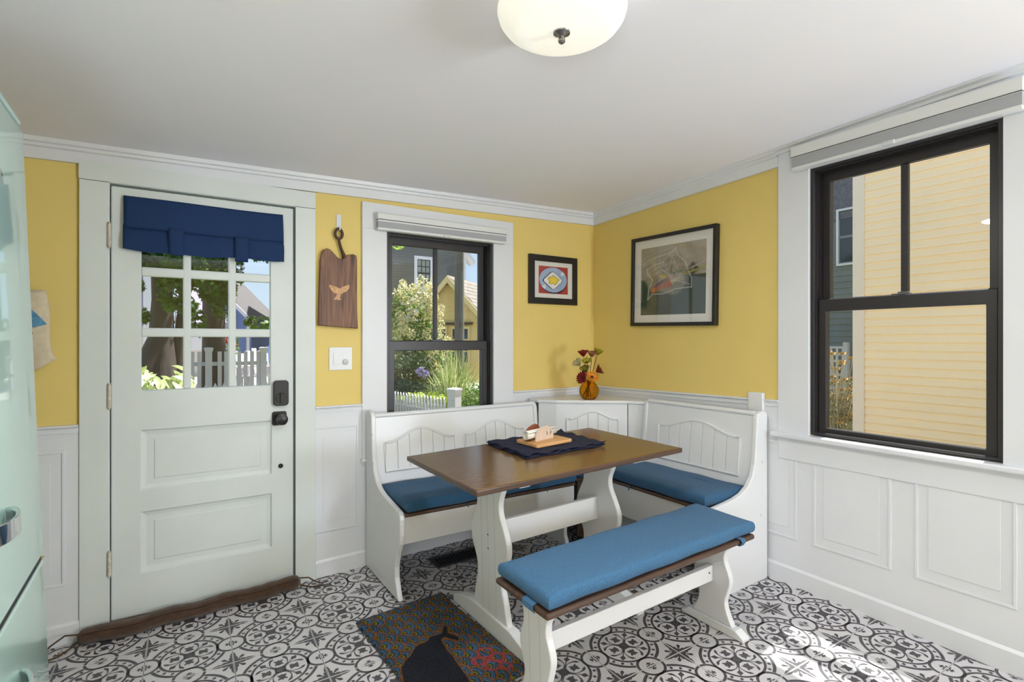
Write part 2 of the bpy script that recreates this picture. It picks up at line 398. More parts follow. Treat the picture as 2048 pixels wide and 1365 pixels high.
# lock, knob and an old keyhole cap
mb = MB(); rr = lambda x0,x1,z0,z1,r: [(cx+r*math.cos(q), cz_+r*math.sin(q)) for cx,cz_,a in ((x1-r,z1-r,0),(x0+r,z1-r,90),(x0+r,z0+r,180),(x1-r,z0+r,270)) for q in (math.radians(a+t) for t in (0,22.5,45,67.5,90))]
lock = mb.prism(rr(.446,.517,.976,1.105,.016), 2.908, 2.936, 'y').build('lock', M('black_plastic', (30,31,33), .4), door, bevel=.004)
mb = MB().lathe([(.027,2.9035),(.027,2.908)], (.483,0,1.017), 24, 'y'); mb.box(.476,.490,2.892,2.9045,.993,1.041)
mb.build('thumb_turn', black, lock, bevel=.001)
mb = MB().prism(rr(.441,.511,.874,.946,.012), 2.930, 2.936, 'y'); plate = mb.build('knob_plate', black, door, bevel=.002)
MB().lathe([(.012,2.931),(.011,2.905),(.024,2.896),(.029,2.886),(.027,2.876),(.018,2.872),(0,2.871)], (.481,0,.909), 28, 'y').build('knob', black, plate, smooth=40)
MB().lathe([(.012,2.937),(.012,2.933),(.009,2.930),(0,2.930)], (.483,0,.664), 20, 'y').build('keyhole_cap', black, door)
# frame, casing and stops coloured dark as the shade in the gap round the slab
mb = MB().box(-.24,-.219,2.916,3.08,-.02,2.02).box(.551,.571,2.916,3.08,-.02,2.02).box(-.24,.571,2.916,3.08,2.004,2.02)
fr = mb.build('frame', white_door, door)
mb = MB().box(-.219,-.205,2.976,3.07,-.02,2.004).box(.538,.551,2.976,3.07,-.02,2.004).box(-.219,.551,2.976,3.07,1.990,2.004)
mb.build('stop', gap_m, door)
box(-.323,-.222,YA,YW,-.02,2.004).build('casing', white_door, door, bevel=.002); box(.551,.651,YA,YW,-.02,2.004).build('casing', white_door, door, bevel=.002)
box(-.325,.652,YA-.001,YW,2.006,2.090).build('casing', white_door, door, bevel=.002)
box(-.24,.571,2.93,3.1,-.04,.052).build('threshold', M('old_threshold', (150,120,84), .6, var=.2, vscale=20), door)

# ---- the two windows: black double-hung sashes in white casings
def sash(parent, axis, u0, u1, w0, w1, t0, t1, st, top, bot, mun=None):
    s = MB().holes(u0, u1, w0, w1, t0, t1, [(u0+st, u1-st, w0+bot, w1-top)], axis).build('sash', black_frame, parent, bevel=.003, seg=1)
    g = MB(); tm = (t0+t1)/2
    if mun:
        a, b = mun
        (box(a,b,t0+.004,t1-.004,w0+bot,w1-top) if axis == 'y' else box(t0+.004,t1-.004,a,b,w0+bot,w1-top)).build('muntin', black_frame, s, bevel=.003, seg=1)
        spans = [(u0+st-.005, a), (b, u1-st+.005)]
    else: spans = [(u0+st-.005, u1-st+.005)]
    for a, b in spans:
        (box(a,b,tm-.002,tm+.002,w0+bot-.005,w1-top+.005) if axis == 'y' else box(tm-.002,tm+.002,a,b,w0+bot-.005,w1-top+.005)).build('pane', glass, s)
    return s
def window(name, axis, label, u0, u1, w0, w1, face, wall, lo, hi, mun, rail_z):
    """u0..u1, w0..w1 the opening; lo/hi sash rectangles"""
    P = lambda a,b,c,d,e,f: box(a,b,c,d,e,f) if axis == 'y' else box(c,d,a,b,e,f)
    w = structure(MB().holes(u0, u1, w0, w1, face+.014, face+.162, [(u0+.018,u1-.018,w0+.012,w1-.012)], axis).build(name, black_frame, bevel=.002, seg=1), label)
    # tracks in the side jambs and the head
    for k in range(3):
        t = face+.040+k*.040
        for a in (u0+.018, u1-.023): P(a, a+.005, t-.006, t, w0+.012, w1-.012).build('track', black_frame, w)
        P(u0+.018, u1-.018, t-.006, t, w1-.019, w1-.012).build('track', black_frame, w)
    sash(w, axis, u0+.024, u1-.024, lo[0], lo[1], face+.042, face+.074, .036, .058, .028)
    sash(w, axis, u0+.024, u1-.024, hi[0], hi[1], face+.082, face+.112, .036, .050, .05, mun)
    um = (mun[0]+mun[1])/2
    mb = MB(); mb.box(*( (um-.035,um+.035,face+.046,face+.070) if axis == 'y' else (face+.046,face+.070,um-.035,um+.035)), lo[1], lo[1]+.006)
    mb.box(*( (um-.012,um+.030,face+.050,face+.062) if axis == 'y' else (face+.050,face+.062,um-.030,um+.012)), lo[1]+.006, lo[1]+.013)
    mb.build('sash_lock', M('sash_lock_metal', (120,118,118), .3, metal=.6), w, bevel=.002)
    return w
win1 = window('window_1', 'y', 'smaller black framed double-hung window beside the door', 1.041, 1.748, .66, 1.936, YA, wall_back, (.69,1.308), (1.26,1.925), (1.369,1.395), 1.308)
win2 = window('window_2', 'x', 'large black framed double-hung window in the right wall', .660, 1.370, .856, 2.14, XB, wall_right, (.862,1.507), (1.462,2.128), (.992,1.020), 1.507)
for a, b, z1 in ((.900,1.041,2.086),(1.748,1.897,2.080)): box(a, b, YA, YW+.001, .62, 1.936).build('casing', white, win1, bevel=.002)
box(.900, 1.897, YA, YW+.001, 1.936, 2.083).build('casing', white, win1, bevel=.002)
box(.893, 1.904, YA-.012, YW+.02, .635, .655).build('stool', white, win1, bevel=.004)
for a, b in ((1.370,1.524),(.50,.660)): box(XB, XW+.001, a, b, .846, 2.30).build('casing', white, win2, bevel=.002)
box(XB, XW+.001, .660, 1.370, 2.14, 2.30).build('casing', white, win2, bevel=.002)
box(XB-.034, XW+.06, .47, 1.548, .826, .850).build('stool', white, win2, bevel=.006)
box(XB, XW+.001, .50, 1.524, .715, .826).build('apron', white, win2, bevel=.003)
#PART2
# ------------------------------------------------------------------ corner nook: two benches, the corner seat, their cushions
brown = wood('brown_stained_wood', (62,44,34), (92,68,52), .32, 5, 'x')
table_wood = wood('table_top_wood', (98,74,46), (118,90,58), .21, 16, 'x', coat=.0)
bluefab = M('blue_linen', (42,90,126), .9, var=.30, vscale=330, bump=.8, bscale=460, sheen=.08)
bluefab2 = M('blue_linen_light', (58,106,144), .9, var=.30, vscale=330, bump=.8, bscale=460, sheen=.08)

def arch_top(t, zs, za):
    """height of the cathedral arch at t in 0..1"""
    if t < .07 or t > .93: return zs
    return zs+(za-zs)*(.5-.5*math.cos(2*PI*(t-.07)/.86))**.85
def arch_panel(parent, place, u0, u1, z0, zs, za, n):
    """a routed cathedral panel: a raised moulding round it and N boards; place(u, d, z) -> point, d out of the board"""
    ts = [i/28 for i in range(29)]
    out = [(u0,z0),(u1,z0)]+[(u0+(u1-u0)*(1-t), arch_top(1-t, zs, za)) for t in ts]
    mb = MB(); mb.tube([place(u, .003, z) for u, z in out], .0085, 6, closed=True); mb.build('panel_molding', white_satin, parent, smooth=50)
    w = (u1-u0)/n
    for k in range(n):
        a, b = u0+k*w+.0018, u0+(k+1)*w-.0018
        top = [(a+(b-a)*i/4, arch_top((a+(b-a)*i/4-u0)/(u1-u0), zs, za)-.004) for i in range(4,-1,-1)]
        poly = [(a, z0+.004), (b, z0+.004)]+top; m = len(poly)
        v = [place(u, 0, z) for u, z in poly]+[place(u, .0055, z) for u, z in poly]
        MB().add(v, [list(range(m,2*m))]+[(i,(i+1)%m,m+(i+1)%m,m+i) for i in range(m)]).build('plank', white_satin, parent, bevel=.0012, seg=1)
def end_poly(depth=.515, top=.865):
    p = [(0,0),(depth-.02,0),(depth-.045,.05),(depth-.066,.10),(depth-.067,.15),(depth-.045,.215),(depth-.012,.275),(depth,.32),(depth,.395),(depth-.006,.415),(depth-.022,.428),
         (.42,.440),(.34,.449),(.275,.458),(.215,.474),(.165,.502),(.130,.545),(.112,.60),(.102,.68),(.095,.78),(.090,.835),(.078,top-.010),(.058,top),(.020,top),(0,top-.02)]
    return p
def cap_nose(mb, pts, z):  # rounded rail along the top of a back
    mb.tube([(x,y,z) for x,y in pts], .016, 10, squash=.85)

# left bench, along the back wall. local: x along the wall, y 0 at its rear, -y to the front
LB = thing('bench', 'long white nook bench with arched back panels under the smaller window', 'bench', mat=Matrix.Translation((.917, 2.905, .062)))
MB().prism([(-d,z) for d,z in end_poly()], 0, .026, 'x').build('end_panel', white_satin, LB, bevel=.006)
MB().prism([(-d,z-.02) for d,z in end_poly(.47,.868)], 1.075, 1.101, 'x').build('end_panel', white_satin, LB, bevel=.006)
bk = MB().add([(.026,-.115,.45),(1.075,-.115,.45),(1.075,-.075,.828),(.026,-.075,.828),(.026,-.095,.45),(1.075,-.095,.45),(1.075,-.055,.828),(.026,-.055,.828)],
     [(0,1,2,3),(4,7,6,5),(0,4,5,1),(3,2,6,7),(0,3,7,4),(1,5,6,2)]).build('backrest', white_satin, LB)
sl = lambda x, d, z: (x, -.115+.04*(z-.45)/.378-d, z)
arch_panel(bk, sl, .075, .500, .535, .688, .752, 6); arch_panel(bk, sl, .568, .995, .535, .688, .752, 6)
mb = MB(); cap_nose(mb, [(.026,-.068),(1.075,-.068)], .836); mb.build('top_rail', white_satin, LB, smooth=50)
box(.026,1.075,-.515,-.04,.402,.420).build('seat', brown, LB, bevel=.006)
box(.026,1.075,-.497,-.475,.270,.402).build('front_rail', white_satin, LB, bevel=.003)
box(.026,1.075,-.10,-.08,.12,.40).build('rear_rail', white_satin, LB)
for y, z in ((-.13,.59),(-.105,.74),(-.23,.40),(-.43,.315)): MB().lathe([(.006,0),(.006,-.002),(.004,-.0035),(0,-.004)], (0,y,z), 10, 'x').build('screw_cap', M('screw_cap', (206,208,206), .4), LB)

def cushion(name, label, mats, poly, z0, t, root_mat, r=.022, parent=None):
    """a box cushion over a polygon: rounded edge, slightly crowned"""
    n = len(poly); cx = sum(p[0] for p in poly)/n; cy = sum(p[1] for p in poly)/n
    # densify the outline
    den = []
    for i in range(n):
        a, b = poly[i], poly[(i+1)%n]; L = math.hypot(b[0]-a[0], b[1]-a[1]); k = max(2, int(L/.03))
        for j in range(k): den.append((a[0]+(b[0]-a[0])*j/k, a[1]+(b[1]-a[1])*j/k))
    def inset(d):
        out = []
        for x, y in den:
            # shrink towards the inside along both edge normals: approximate with scaling about the centre per axis
            sx = 1-d/max(.05, max(abs(p[0]-cx) for p in poly)); sy = 1-d/max(.05, max(abs(p[1]-cy) for p in poly))
            out.append((cx+(x-cx)*sx, cy+(y-cy)*sy))
        return out
    rings = []
    for d, z in ((r*.9,0),(r*.25,t*.10),(0,t*.25),(-.002,t*.5),(0,t*.78),(r*.25,t*.93),(r*.8,t*1.0),(.05,t*1.04),(.11,t*1.06)):
        rings.append([(x+.0012*math.sin(40*x+9*z), y, z0+z+.0016*math.sin(23*x+17*y)) for x, y in inset(d)])
    N = len(den); v = [p for R in rings for p in R]
    f = [list(range(N))[::-1]]+[(k*N+i, k*N+(i+1)%N, (k+1)*N+(i+1)%N, (k+1)*N+i) for k in range(len(rings)-1) for i in range(N)]
    f.append(list(range((len(rings)-1)*N, len(rings)*N)))
    o = MB().add(v, f).build(name, mats, smooth=60); o.matrix_world = root_mat
    tag(o, label, 'cushion'); return o
cu = cushion('seat_cushion', 'long blue box cushion on the bench under the smaller window', bluefab, [(.033,-.520),(1.072,-.520),(1.072,-.128),(.033,-.128)], .421, .058, LB.matrix_world.copy())
for x in (.36, .86): MB().tube([(x,-.505,.424),(x,-.523,.418),(x,-.525,.400)], .003, 6).build('tie', bluefab, cu)

# right bench, along the right wall. local: x along the wall towards the camera, y to the rear (wall), -y to the front
RB = thing('bench', 'short white nook bench with one arched back panel against the right wall', 'bench',
           mat=Matrix.Translation((2.585, 2.335, .092)) @ Matrix.Rotation(-PI/2, 4, 'Z'))
MB().prism([(-d,z-.012) for d,z in end_poly(.515,.868)], .735, .762, 'x').build('end_panel', white_satin, RB, bevel=.006)
MB().prism([(-d,z-.012) for d,z in end_poly(.47,.858)], .0, .026, 'x').build('end_panel', white_satin, RB, bevel=.006)
bk = MB().add([(.026,-.115,.45),(.735,-.115,.45),(.735,-.075,.835),(.026,-.075,.835),(.026,-.095,.45),(.735,-.095,.45),(.735,-.055,.835),(.026,-.055,.835)],
     [(0,1,2,3),(4,7,6,5),(0,4,5,1),(3,2,6,7),(0,3,7,4),(1,5,6,2)]).build('backrest', white_satin, RB)
arch_panel(bk, lambda x, d, z: (x, -.115+.04*(z-.45)/.385-d, z), .125, .668, .520, .712, .766, 7)
mb = MB(); cap_nose(mb, [(.026,-.068),(.735,-.068)], .843); mb.build('top_rail', white_satin, RB, smooth=50)
box(.026,.735,-.455,-.04,.402,.420).build('seat', brown, RB, bevel=.006)
box(.026,.735,-.440,-.418,.230,.402).build('front_rail', white_satin, RB, bevel=.003)
for y, z in ((-.05,.60),(-.06,.33),(-.28,.36)): MB().lathe([(.006,.762),(.006,.764),(.004,.7655),(0,.766)], (0,y,z), 10, 'x').build('screw_cap', MATS['screw_cap'], RB)
cu = cushion('seat_cushion', 'blue box cushion on the short bench below the large framed picture', bluefab, [(.035,-.458),(.728,-.458),(.728,-.118),(.035,-.118)], .421, .058, RB.matrix_world.copy())
MB().tube([(.24,-.452,.424),(.24,-.464,.418),(.24,-.466,.395)], .003, 6).build('tie', bluefab, cu)

# corner seat with its diagonal back and shelf. world-aligned, origin near the room's corner
CB = thing('corner_seat', 'white corner seat with a diagonal back and a shelf carrying the amber vase', 'bench', mat=Matrix.Translation((2.0, 2.3, .095)))
def cbp(*pts): return [(x-2.0, y-2.3) for x, y in pts]
front = [(2.014,2.800),(2.085,2.700),(2.45,2.430),(2.505,2.338)]
shelf = cbp(*front, (2.585,2.338), (2.585,2.905), (2.014,2.905))
MB().prism(shelf, .810, .832, 'z').build('shelf', white_satin, CB, bevel=.008, seg=3)
dx, dy = front[2][0]-front[1][0], front[2][1]-front[1][1]; L = math.hypot(dx, dy); ex, ey = dx/L, dy/L; nx, ny = ey, -ex   # (nx,ny) towards the room
nx, ny = (nx, ny) if nx*-1+ny*-1 > 0 else (-nx, -ny)
a0 = (front[1][0]-2.0-nx*.012, front[1][1]-2.3-ny*.012)
dp = lambda u, d, z: (a0[0]+ex*u+nx*d, a0[1]+ey*u+ny*d, z)
v = [dp(u, d, z) for d in (0,-.018) for u, z in ((0,.40),(L,.40),(L,.810),(0,.810))]
cbk = MB().add(v, [(0,1,2,3),(7,6,5,4),(0,4,5,1),(1,5,6,2),(2,6,7,3),(3,7,4,0)]).build('backrest', white_satin, CB)
arch_panel(cbk, dp, .072, .397, .50, .712, .760, 5)
for p, q in ((front[0], front[1]), (front[2], front[3])):
    ddx, ddy = q[0]-p[0], q[1]-p[1]; l = math.hypot(ddx, ddy); ux, uy = -ddy/l, ddx/l
    if ux*1+uy*1 < 0: ux, uy = -ux, -uy
    P = cbp((p[0]+ux*.012,p[1]+uy*.012),(q[0]+ux*.012,q[1]+uy*.012),(q[0]+ux*.03,q[1]+uy*.03),(p[0]+ux*.03,p[1]+uy*.03))
    MB().prism(P, .02, .810, 'z').build('side_panel', white_satin, CB)
seatp = cbp((2.022,2.43),(2.13,2.335),(2.55,2.335),(2.55,2.85),(2.022,2.85))
MB().prism(seatp, .382, .400, 'z').build('seat', brown, CB, bevel=.004)
MB().prism(cbp((2.040,2.435),(2.14,2.35),(2.155,2.37),(2.055,2.455)), .05, .382, 'z').build('front_panel', brown, CB)
cushion('seat_cushion', 'blue wedge shaped cushion on the corner seat behind the table', bluefab, cbp((2.03,2.43),(2.135,2.342),(2.44,2.342),(2.44,2.43),(2.10,2.68),(2.03,2.70)), .401, .055, CB.matrix_world.copy(), r=.015)

# ------------------------------------------------------------------ the table and the backless bench
def pedestal(mb, x0, x1, ws, z0, z1):
    poly = [(-w, z) for w, z in ws]+[(w, z) for w, z in reversed(ws)]
    # smooth the outline with a Catmull-Rom pass
    def cr(seq):
        out = []
        for i in range(len(seq)-1):
            p0 = seq[max(0,i-1)]; p1 = seq[i]; p2 = seq[i+1]; p3 = seq[min(len(seq)-1,i+2)]
            for k in range(4):
                t = k/4
                out.append(tuple(.5*((2*p1[j])+(-p0[j]+p2[j])*t+(2*p0[j]-5*p1[j]+4*p2[j]-p3[j])*t*t+(-p0[j]+3*p1[j]-3*p2[j]+p3[j])*t**3) for j in (0,1)))
        return out+[seq[-1]]
    ss = cr(ws); poly = [(-w, z) for w, z in ss]+[(w, z) for w, z in reversed(ss)]
    return mb.prism(poly, x0, x1, 'x')
def foot_poly(h, half, t=.03):
    return [(-half,0),(half,0),(half,h*.38),(half-.05,h*.62),(half-.17,h),(-half+.17,h),(-half+.05,h*.62),(-half,h*.38)]
TBL = thing('dining_table', 'brown topped trestle table with scrolled white pedestal legs', 'table', mat=on_floor(1.475, 1.963, .002))
MB().box(-.545,.545,-.322,.322,.712,.735).build('tabletop', table_wood, TBL, bevel=.010, seg=4)
MB().holes(-.5462,.5462,-.3232,.3232,.7125,.7335,[(-.5405,.5405,-.3175,.3175)],'z').build('edge_band', brown, TBL, bevel=.004, seg=3)
TW = [(.125,.712),(.120,.645),(.094,.585),(.096,.535),(.125,.480),(.149,.425),(.147,.370),(.124,.325),(.102,.275),(.102,.225),(.120,.170),(.133,.120),(.150,.060)]
for sx in (-1, 1):
    x = -.303 if sx < 0 else .312
    lg = pedestal(MB(), x-.014, x+.014, TW, 0, 0).build('leg', white_satin, TBL, bevel=.006)
    mb = MB()
    for y in (-.055, 0, .055): mb.box(x+sx*.0135, x+sx*.0145, y-.0008, y+.0008, .075, .705)
    mb.build('groove', M('groove_shadow_line', (176,177,176), .6), lg)  # raised grey strips, the shade of grooves given as colour
    for z in (.365, .425): MB().lathe([(.0045,x+sx*.0142),(.0045,x+sx*.0150)] if sx > 0 else [(.0045,x-.0150),(.0045,x-.0142)], (0,0,z), 10, 'x').build('screw', M('screw_steel', (70,68,64), .35, metal=.8), lg)
    MB().prism(foot_poly(.085,.335 if sx < 0 else .275), x-.022, x+.022, 'x').build('foot', white_satin, TBL, bevel=.005)
    MB().box(x-.025,x+.025,-.27,.27,.690,.712).build('cleat', white_satin, TBL, bevel=.003)
box(-.289,.298,-.013,.013,.365,.475).build('stretcher', white_satin, TBL, bevel=.004)

BN = thing('bench', 'backless bench with a dark brown seat edge, nearest in the room', 'bench', mat=on_floor(1.516, 1.452, .004))
MB().box(-.540,.540,-.152,.152,.408,.430).build('seat', brown, BN, bevel=.009, seg=3)
BW = [(.098,.408),(.088,.375),(.068,.340),(.066,.300),(.083,.258),(.090,.220),(.077,.172),(.065,.130),(.075,.085),(.100,.035)]
for sx in (-1, 1):
    x = sx*.468
    lg = pedestal(MB(), x-.014, x+.014, BW, 0, 0).build('leg', white_satin, BN, bevel=.005)
    mb = MB()
    for y in (-.03, .03): mb.box(x+sx*.0135, x+sx*.0145, y-.0007, y+.0007, .045, .40)
    mb.build('groove', MATS['groove_shadow_line'], lg)  # grey strips again for the shade of the grooves
    MB().prism([(-.155,0),(.155,0),(.155,.014),(.118,.036),(-.118,.036),(-.155,.014)], x-.022, x+.022, 'x').build('foot', white_satin, BN, bevel=.004)
st = box(-.454,.454,-.012,.012,.205,.272).build('stretcher', white_satin, BN, bevel=.003)
MB().lathe([(.004,-.0135),(.004,-.0120)], (.425,0,.245), 10, 'y').build('screw', MATS['screw_steel'], st)
cu = cushion('bench_cushion', 'long light blue cushion strapped to the backless bench', bluefab2, [(-.527,-.146),(.545,-.146),(.545,.146),(-.527,.146)], .431, .052, BN.matrix_world.copy(), r=.02)
for x, s in ((.44,1),):
    mb = MB(); P = [(x,-.135,.436),(x+.004*s,-.158,.434),(x+.008*s,-.162,.420),(x+.010*s,-.150,.402),(x+.006*s,-.10,.400)]
    for a, b in zip(P[:-1], P[1:]): mb.add([(a[0]-.012,a[1],a[2]),(a[0]+.012,a[1],a[2]),(b[0]+.012,b[1],b[2]),(b[0]-.012,b[1],b[2])], [(0,1,2,3)])
    o = mb.build('strap', bluefab2, cu); so = o.modifiers.new('thickness','SOLIDIFY'); so.thickness = .003
mb = MB(); P = [(-.520,-.05,.436),(-.546,-.055,.433),(-.549,-.057,.418),(-.535,-.05,.402)]
for a, b in zip(P[:-1], P[1:]): mb.add([(a[0],a[1]-.03,a[2]),(a[0],a[1]+.03,a[2]),(b[0],b[1]+.03,b[2]),(b[0],b[1]-.03,b[2])], [(0,1,2,3)])
o = mb.build('strap', bluefab2, cu); so = o.modifiers.new('thickness','SOLIDIFY'); so.thickness = .003

# ------------------------------------------------------------------ on the table
TM = TBL.matrix_world.copy()
navy = M('navy_linen', (22,25,50), .95, var=.4, vscale=140, bump=.7, bscale=240)
def cloth(n=26, m=22, w=.225, d=.180, z0=.7365, layers=3):
    mb = MB()
    for k in range(layers):
        z = z0+k*.007; s = 1-.012*k; o = len(mb.v)
        for j in range(m+1):
            for i in range(n+1):
                u, v = -1+2*i/n, -1+2*j/m
                e = max(abs(u), abs(v))
                x = w*s*u+.004*math.sin(9*v+2*k)+.004*k*math.sin(3*u); y = d*s*v+.005*math.sin(8*u+1.3*k)
                zz = z+.0016*math.sin(11*u+5*v+k)+(.0035*math.sin(14*u+3*k)*abs(v)**6+.004*math.sin(12*v+k)*abs(u)**6 if e > .8 else 0)
                if u > .86 and v > .5: zz += .006*(u-.86)/.14*(v-.5)*2
                mb.v.append((x, y, max(zz, z0+.0003)))
        for j in range(m):
            for i in range(n): mb.f.append([o+j*(n+1)+i, o+j*(n+1)+i+1, o+(j+1)*(n+1)+i+1, o+(j+1)*(n+1)+i]); mb.mi.append(0)
    return mb
cl = cloth().build('placemat', navy, weld=False, recalc=False, smooth=80); cl.matrix_world = TM @ Matrix.Translation((.075,.105,0)) @ Matrix.Rotation(-.03,4,'Z')
so = cl.modifiers.new('thickness','SOLIDIFY'); so.thickness = .004; so.offset = 1
tag(cl, 'folded navy linen cloth lying in the middle of the table', 'placemat')
CBM = TM @ Matrix.Translation((.050,.082,.7585)) @ Matrix.Rotation(.045,4,'Z')
rrp = lambda a, b, r: [(cx+r*math.cos(math.radians(q+t)), cy+r*math.sin(math.radians(q+t))) for cx,cy,q in ((a-r,b-r,0),(-a+r,b-r,90),(-a+r,-b+r,180),(a-r,-b+r,270)) for t in (0,30,60,90)]
o = MB().prism(rrp(.108,.083,.012), 0, .015, 'z').build('serving_board', wood('light_beech', (186,134,82), (214,166,112), .5, 5, 'x'), bevel=.003); o.matrix_world = CBM
tag(o, 'small light wooden board on the navy cloth, holding the whale', 'cutting board')
# napkin holder: a pale whale silhouette in front of a brown one, rolled napkin between and through them
WM = CBM @ Matrix.Translation((-.012,.012,.0152)) @ Matrix.Rotation(.16,4,'Z')
WH = thing('napkin_holder', 'wooden whale shaped napkin holder with pale front and brown back', 'napkin holder', mat=WM)
whale = [(-.062,0),(.062,0),(.062,.034),(.054,.036),(.050,.026),(.042,.016),(.037,.020),(.038,.034),(.034,.050),(.026,.062),(.010,.067),(-.012,.065),(-.036,.057),(-.053,.046),(-.060,.028)]
wf = MB().prism(whale, -.0285, -.0205, 'y').build('front_panel', M('pale_bleached_wood', (206,184,166), .6, var=.05, vscale=60), WH, bevel=.0012)
wf['label'] = 'pale bleached whale silhouette with an eye'
e = MB(); e.tube([(.012+.004*math.sin(t)*.6, -.0288, .030+.010*math.cos(t)) for t in np.linspace(-.3,3.3,8)], .0012, 5); e.tube([(.014,-.0288,.036),(.018,-.0288,.030),(.020,-.0288,.024)], .0009, 5); e.build('eye', M('burnt_mark', (90,72,62), .8), wf)
wb2 = MB().prism([(x-.016,z*1.06) for x,z in whale], .022, .030, 'y').build('back_panel', wood('cherry_wood', (112,54,34), (148,84,56), .4, 8, 'x'), WH, bevel=.0012)
wb2['label'] = 'reddish brown whale silhouette'
MB().box(-.050,.050,-.0205,.022,0,.0045).build('base', MATS['light_beech'], WH)
def spiral(a, b, r0, r1, turns, n=60):
    mb = MB()
    P = [(r0+(r1-r0)*i/n)*np.array([math.cos(2*PI*turns*i/n), math.sin(2*PI*turns*i/n)]) for i in range(n+1)]
    v = [(a,p[0],p[1]) for p in P]+[(b,p[0],p[1]) for p in P]
    mb.add(v, [(i,i+1,n+2+i,n+1+i) for i in range(n)]); return mb
nap = spiral(-.098,.108,.006,.0235,2.4).build('rolled_napkin', M('white_napkin', (226,222,212), .85, bump=.3, bscale=300, var=.03, vscale=30), smooth=80, weld=False)
nap.matrix_world = WM @ Matrix.Translation((-.004,.0008,.0300)); so = nap.modifiers.new('thickness','SOLIDIFY'); so.thickness = .002
tag(nap, 'rolled off-white napkin lying through the wooden whale', 'napkin')

# ------------------------------------------------------------------ vase with artificial autumn flowers on the corner shelf
vx, vy, vz = 2.292, 2.618, .928
amber = bpy.data.materials.new('amber_glass'); amber.use_nodes = True; nt = amber.node_tree; nt.nodes.clear()
o_ = nt.nodes.new('ShaderNodeOutputMaterial'); t_ = nt.nodes.new('ShaderNodeBsdfTransparent'); g_ = nt.nodes.new('ShaderNodeBsdfGlossy'); d_ = nt.nodes.new('ShaderNodeBsdfTranslucent')
f_ = nt.nodes.new('ShaderNodeLayerWeight'); f_.inputs[0].default_value = .12; m1 = nt.nodes.new('ShaderNodeMixShader'); m2 = nt.nodes.new('ShaderNodeMixShader')
t_.inputs[0].default_value = srgb(254,234,166); d_.inputs[0].default_value = srgb(236,170,50); g_.inputs['Roughness'].default_value = .06; m1.inputs[0].default_value = .12
nt.links.new(t_.outputs[0], m1.inputs[1]); nt.links.new(d_.outputs[0], m1.inputs[2]); nt.links.new(f_.outputs[0], m2.inputs[0]); nt.links.new(m1.outputs[0], m2.inputs[1]); nt.links.new(g_.outputs[0], m2.inputs[2]); nt.links.new(m2.outputs[0], o_.inputs[0])
VA = MB().lathe([(0,.001),(.034,.001),(.040,.004),(.052,.018),(.062,.042),(.0635,.060),(.058,.080),(.046,.098),(.037,.107),(.0345,.113),(.040,.121),(.042,.1225),(.039,.1225),(.031,.113),(.034,.106),(.043,.097),(.055,.079),(.0605,.060),(.059,.042),(.049,.019),(.036,.008),(0,.007)],
     (0,0,0), 64, rmod=lambda q, h: 1+.030*abs(math.sin(q*8))*(1 if .012 < h < .104 else .2)).build('vase', amber, smooth=60)
VA.location = (vx, vy, vz); tag(VA, 'round ribbed amber glass vase on the corner shelf', 'vase')
stem_m = M('flower_stem', (66,44,28), .8)
def petal_mesh(n, length, width, cup, layers=1, bell=False):
    mb = MB()
    for k in range(layers):
        for i in range(n):
            a = 2*PI*(i+.5*k)/n; L = length*(1-.18*k); c = cup+.25*k
            row = []
            for t, w in ((.08,.35),(.40,.9),(.72,1.0),(1.0,.12 if not bell else .55)):
                ang = c*(.4+.75*t) if not bell else c*(1.15-.30*t)
                r = L*t*math.cos(ang)+.002; z = L*t*math.sin(ang)
                row.append((r, z, w*width/2))
            v = []
            for r, z, w in row:
                for s in (-1, 1): v.append((r*math.cos(a)-s*w*math.sin(a), r*math.sin(a)+s*w*math.cos(a), z+(.25*w if bell else 0)))
            mb.add(v, [(2*j,2*j+1,2*j+3,2*j+2) for j in range(3)])
    return mb
def flower(label, tip, facing, colr, kind, lean, center=(70,50,30)):
    root = thing('flower', label, 'flower', (vx, vy, vz+.012), group='artificial flowers in the amber vase')
    tip = Vector(tip); b = Vector((-tip.x*.30-.004*lean, -tip.y*.30+.003*lean, .0)); mid = Vector((tip.x*.20, tip.y*.20, .10)); n1 = Vector((tip.x*.6, tip.y*.6, .10+(tip.z-.10)*.55)) 
    MB().tube([b, b*.4+mid*.6, mid, n1, tip], .0021, 6).build('stem', stem_m, root)
    m = M('petal_%d_%d_%d' % colr, colr, .8, var=.18, vscale=90, transl=.25)
    P = {'gerbera': lambda: petal_mesh(15, .046, .014, .22, 2), 'bell': lambda: petal_mesh(6, .050, .036, 1.02, 1, True), 'leafy': lambda: petal_mesh(8, .044, .023, .6, 1), 'round': lambda: petal_mesh(6, .032, .026, .35, 1)}[kind]()
    h = P.build('petals', m, root, weld=False, recalc=False, smooth=80); so = h.modifiers.new('t','SOLIDIFY'); so.thickness = .0008
    h.location = tip; h.rotation_euler = Vector(facing).to_track_quat('Z','Y').to_euler()
    if kind in ('gerbera','round','leafy'):
        c = MB().lathe([(.0085,0),(.0075,.006),(.0,.009)], (0,0,.002), 12).build('flower_center', M('flower_center_%d' % center[0], center, .9, bump=.5, bscale=700), root, smooth=60)
        c.location = tip; c.rotation_euler = h.rotation_euler
    return root
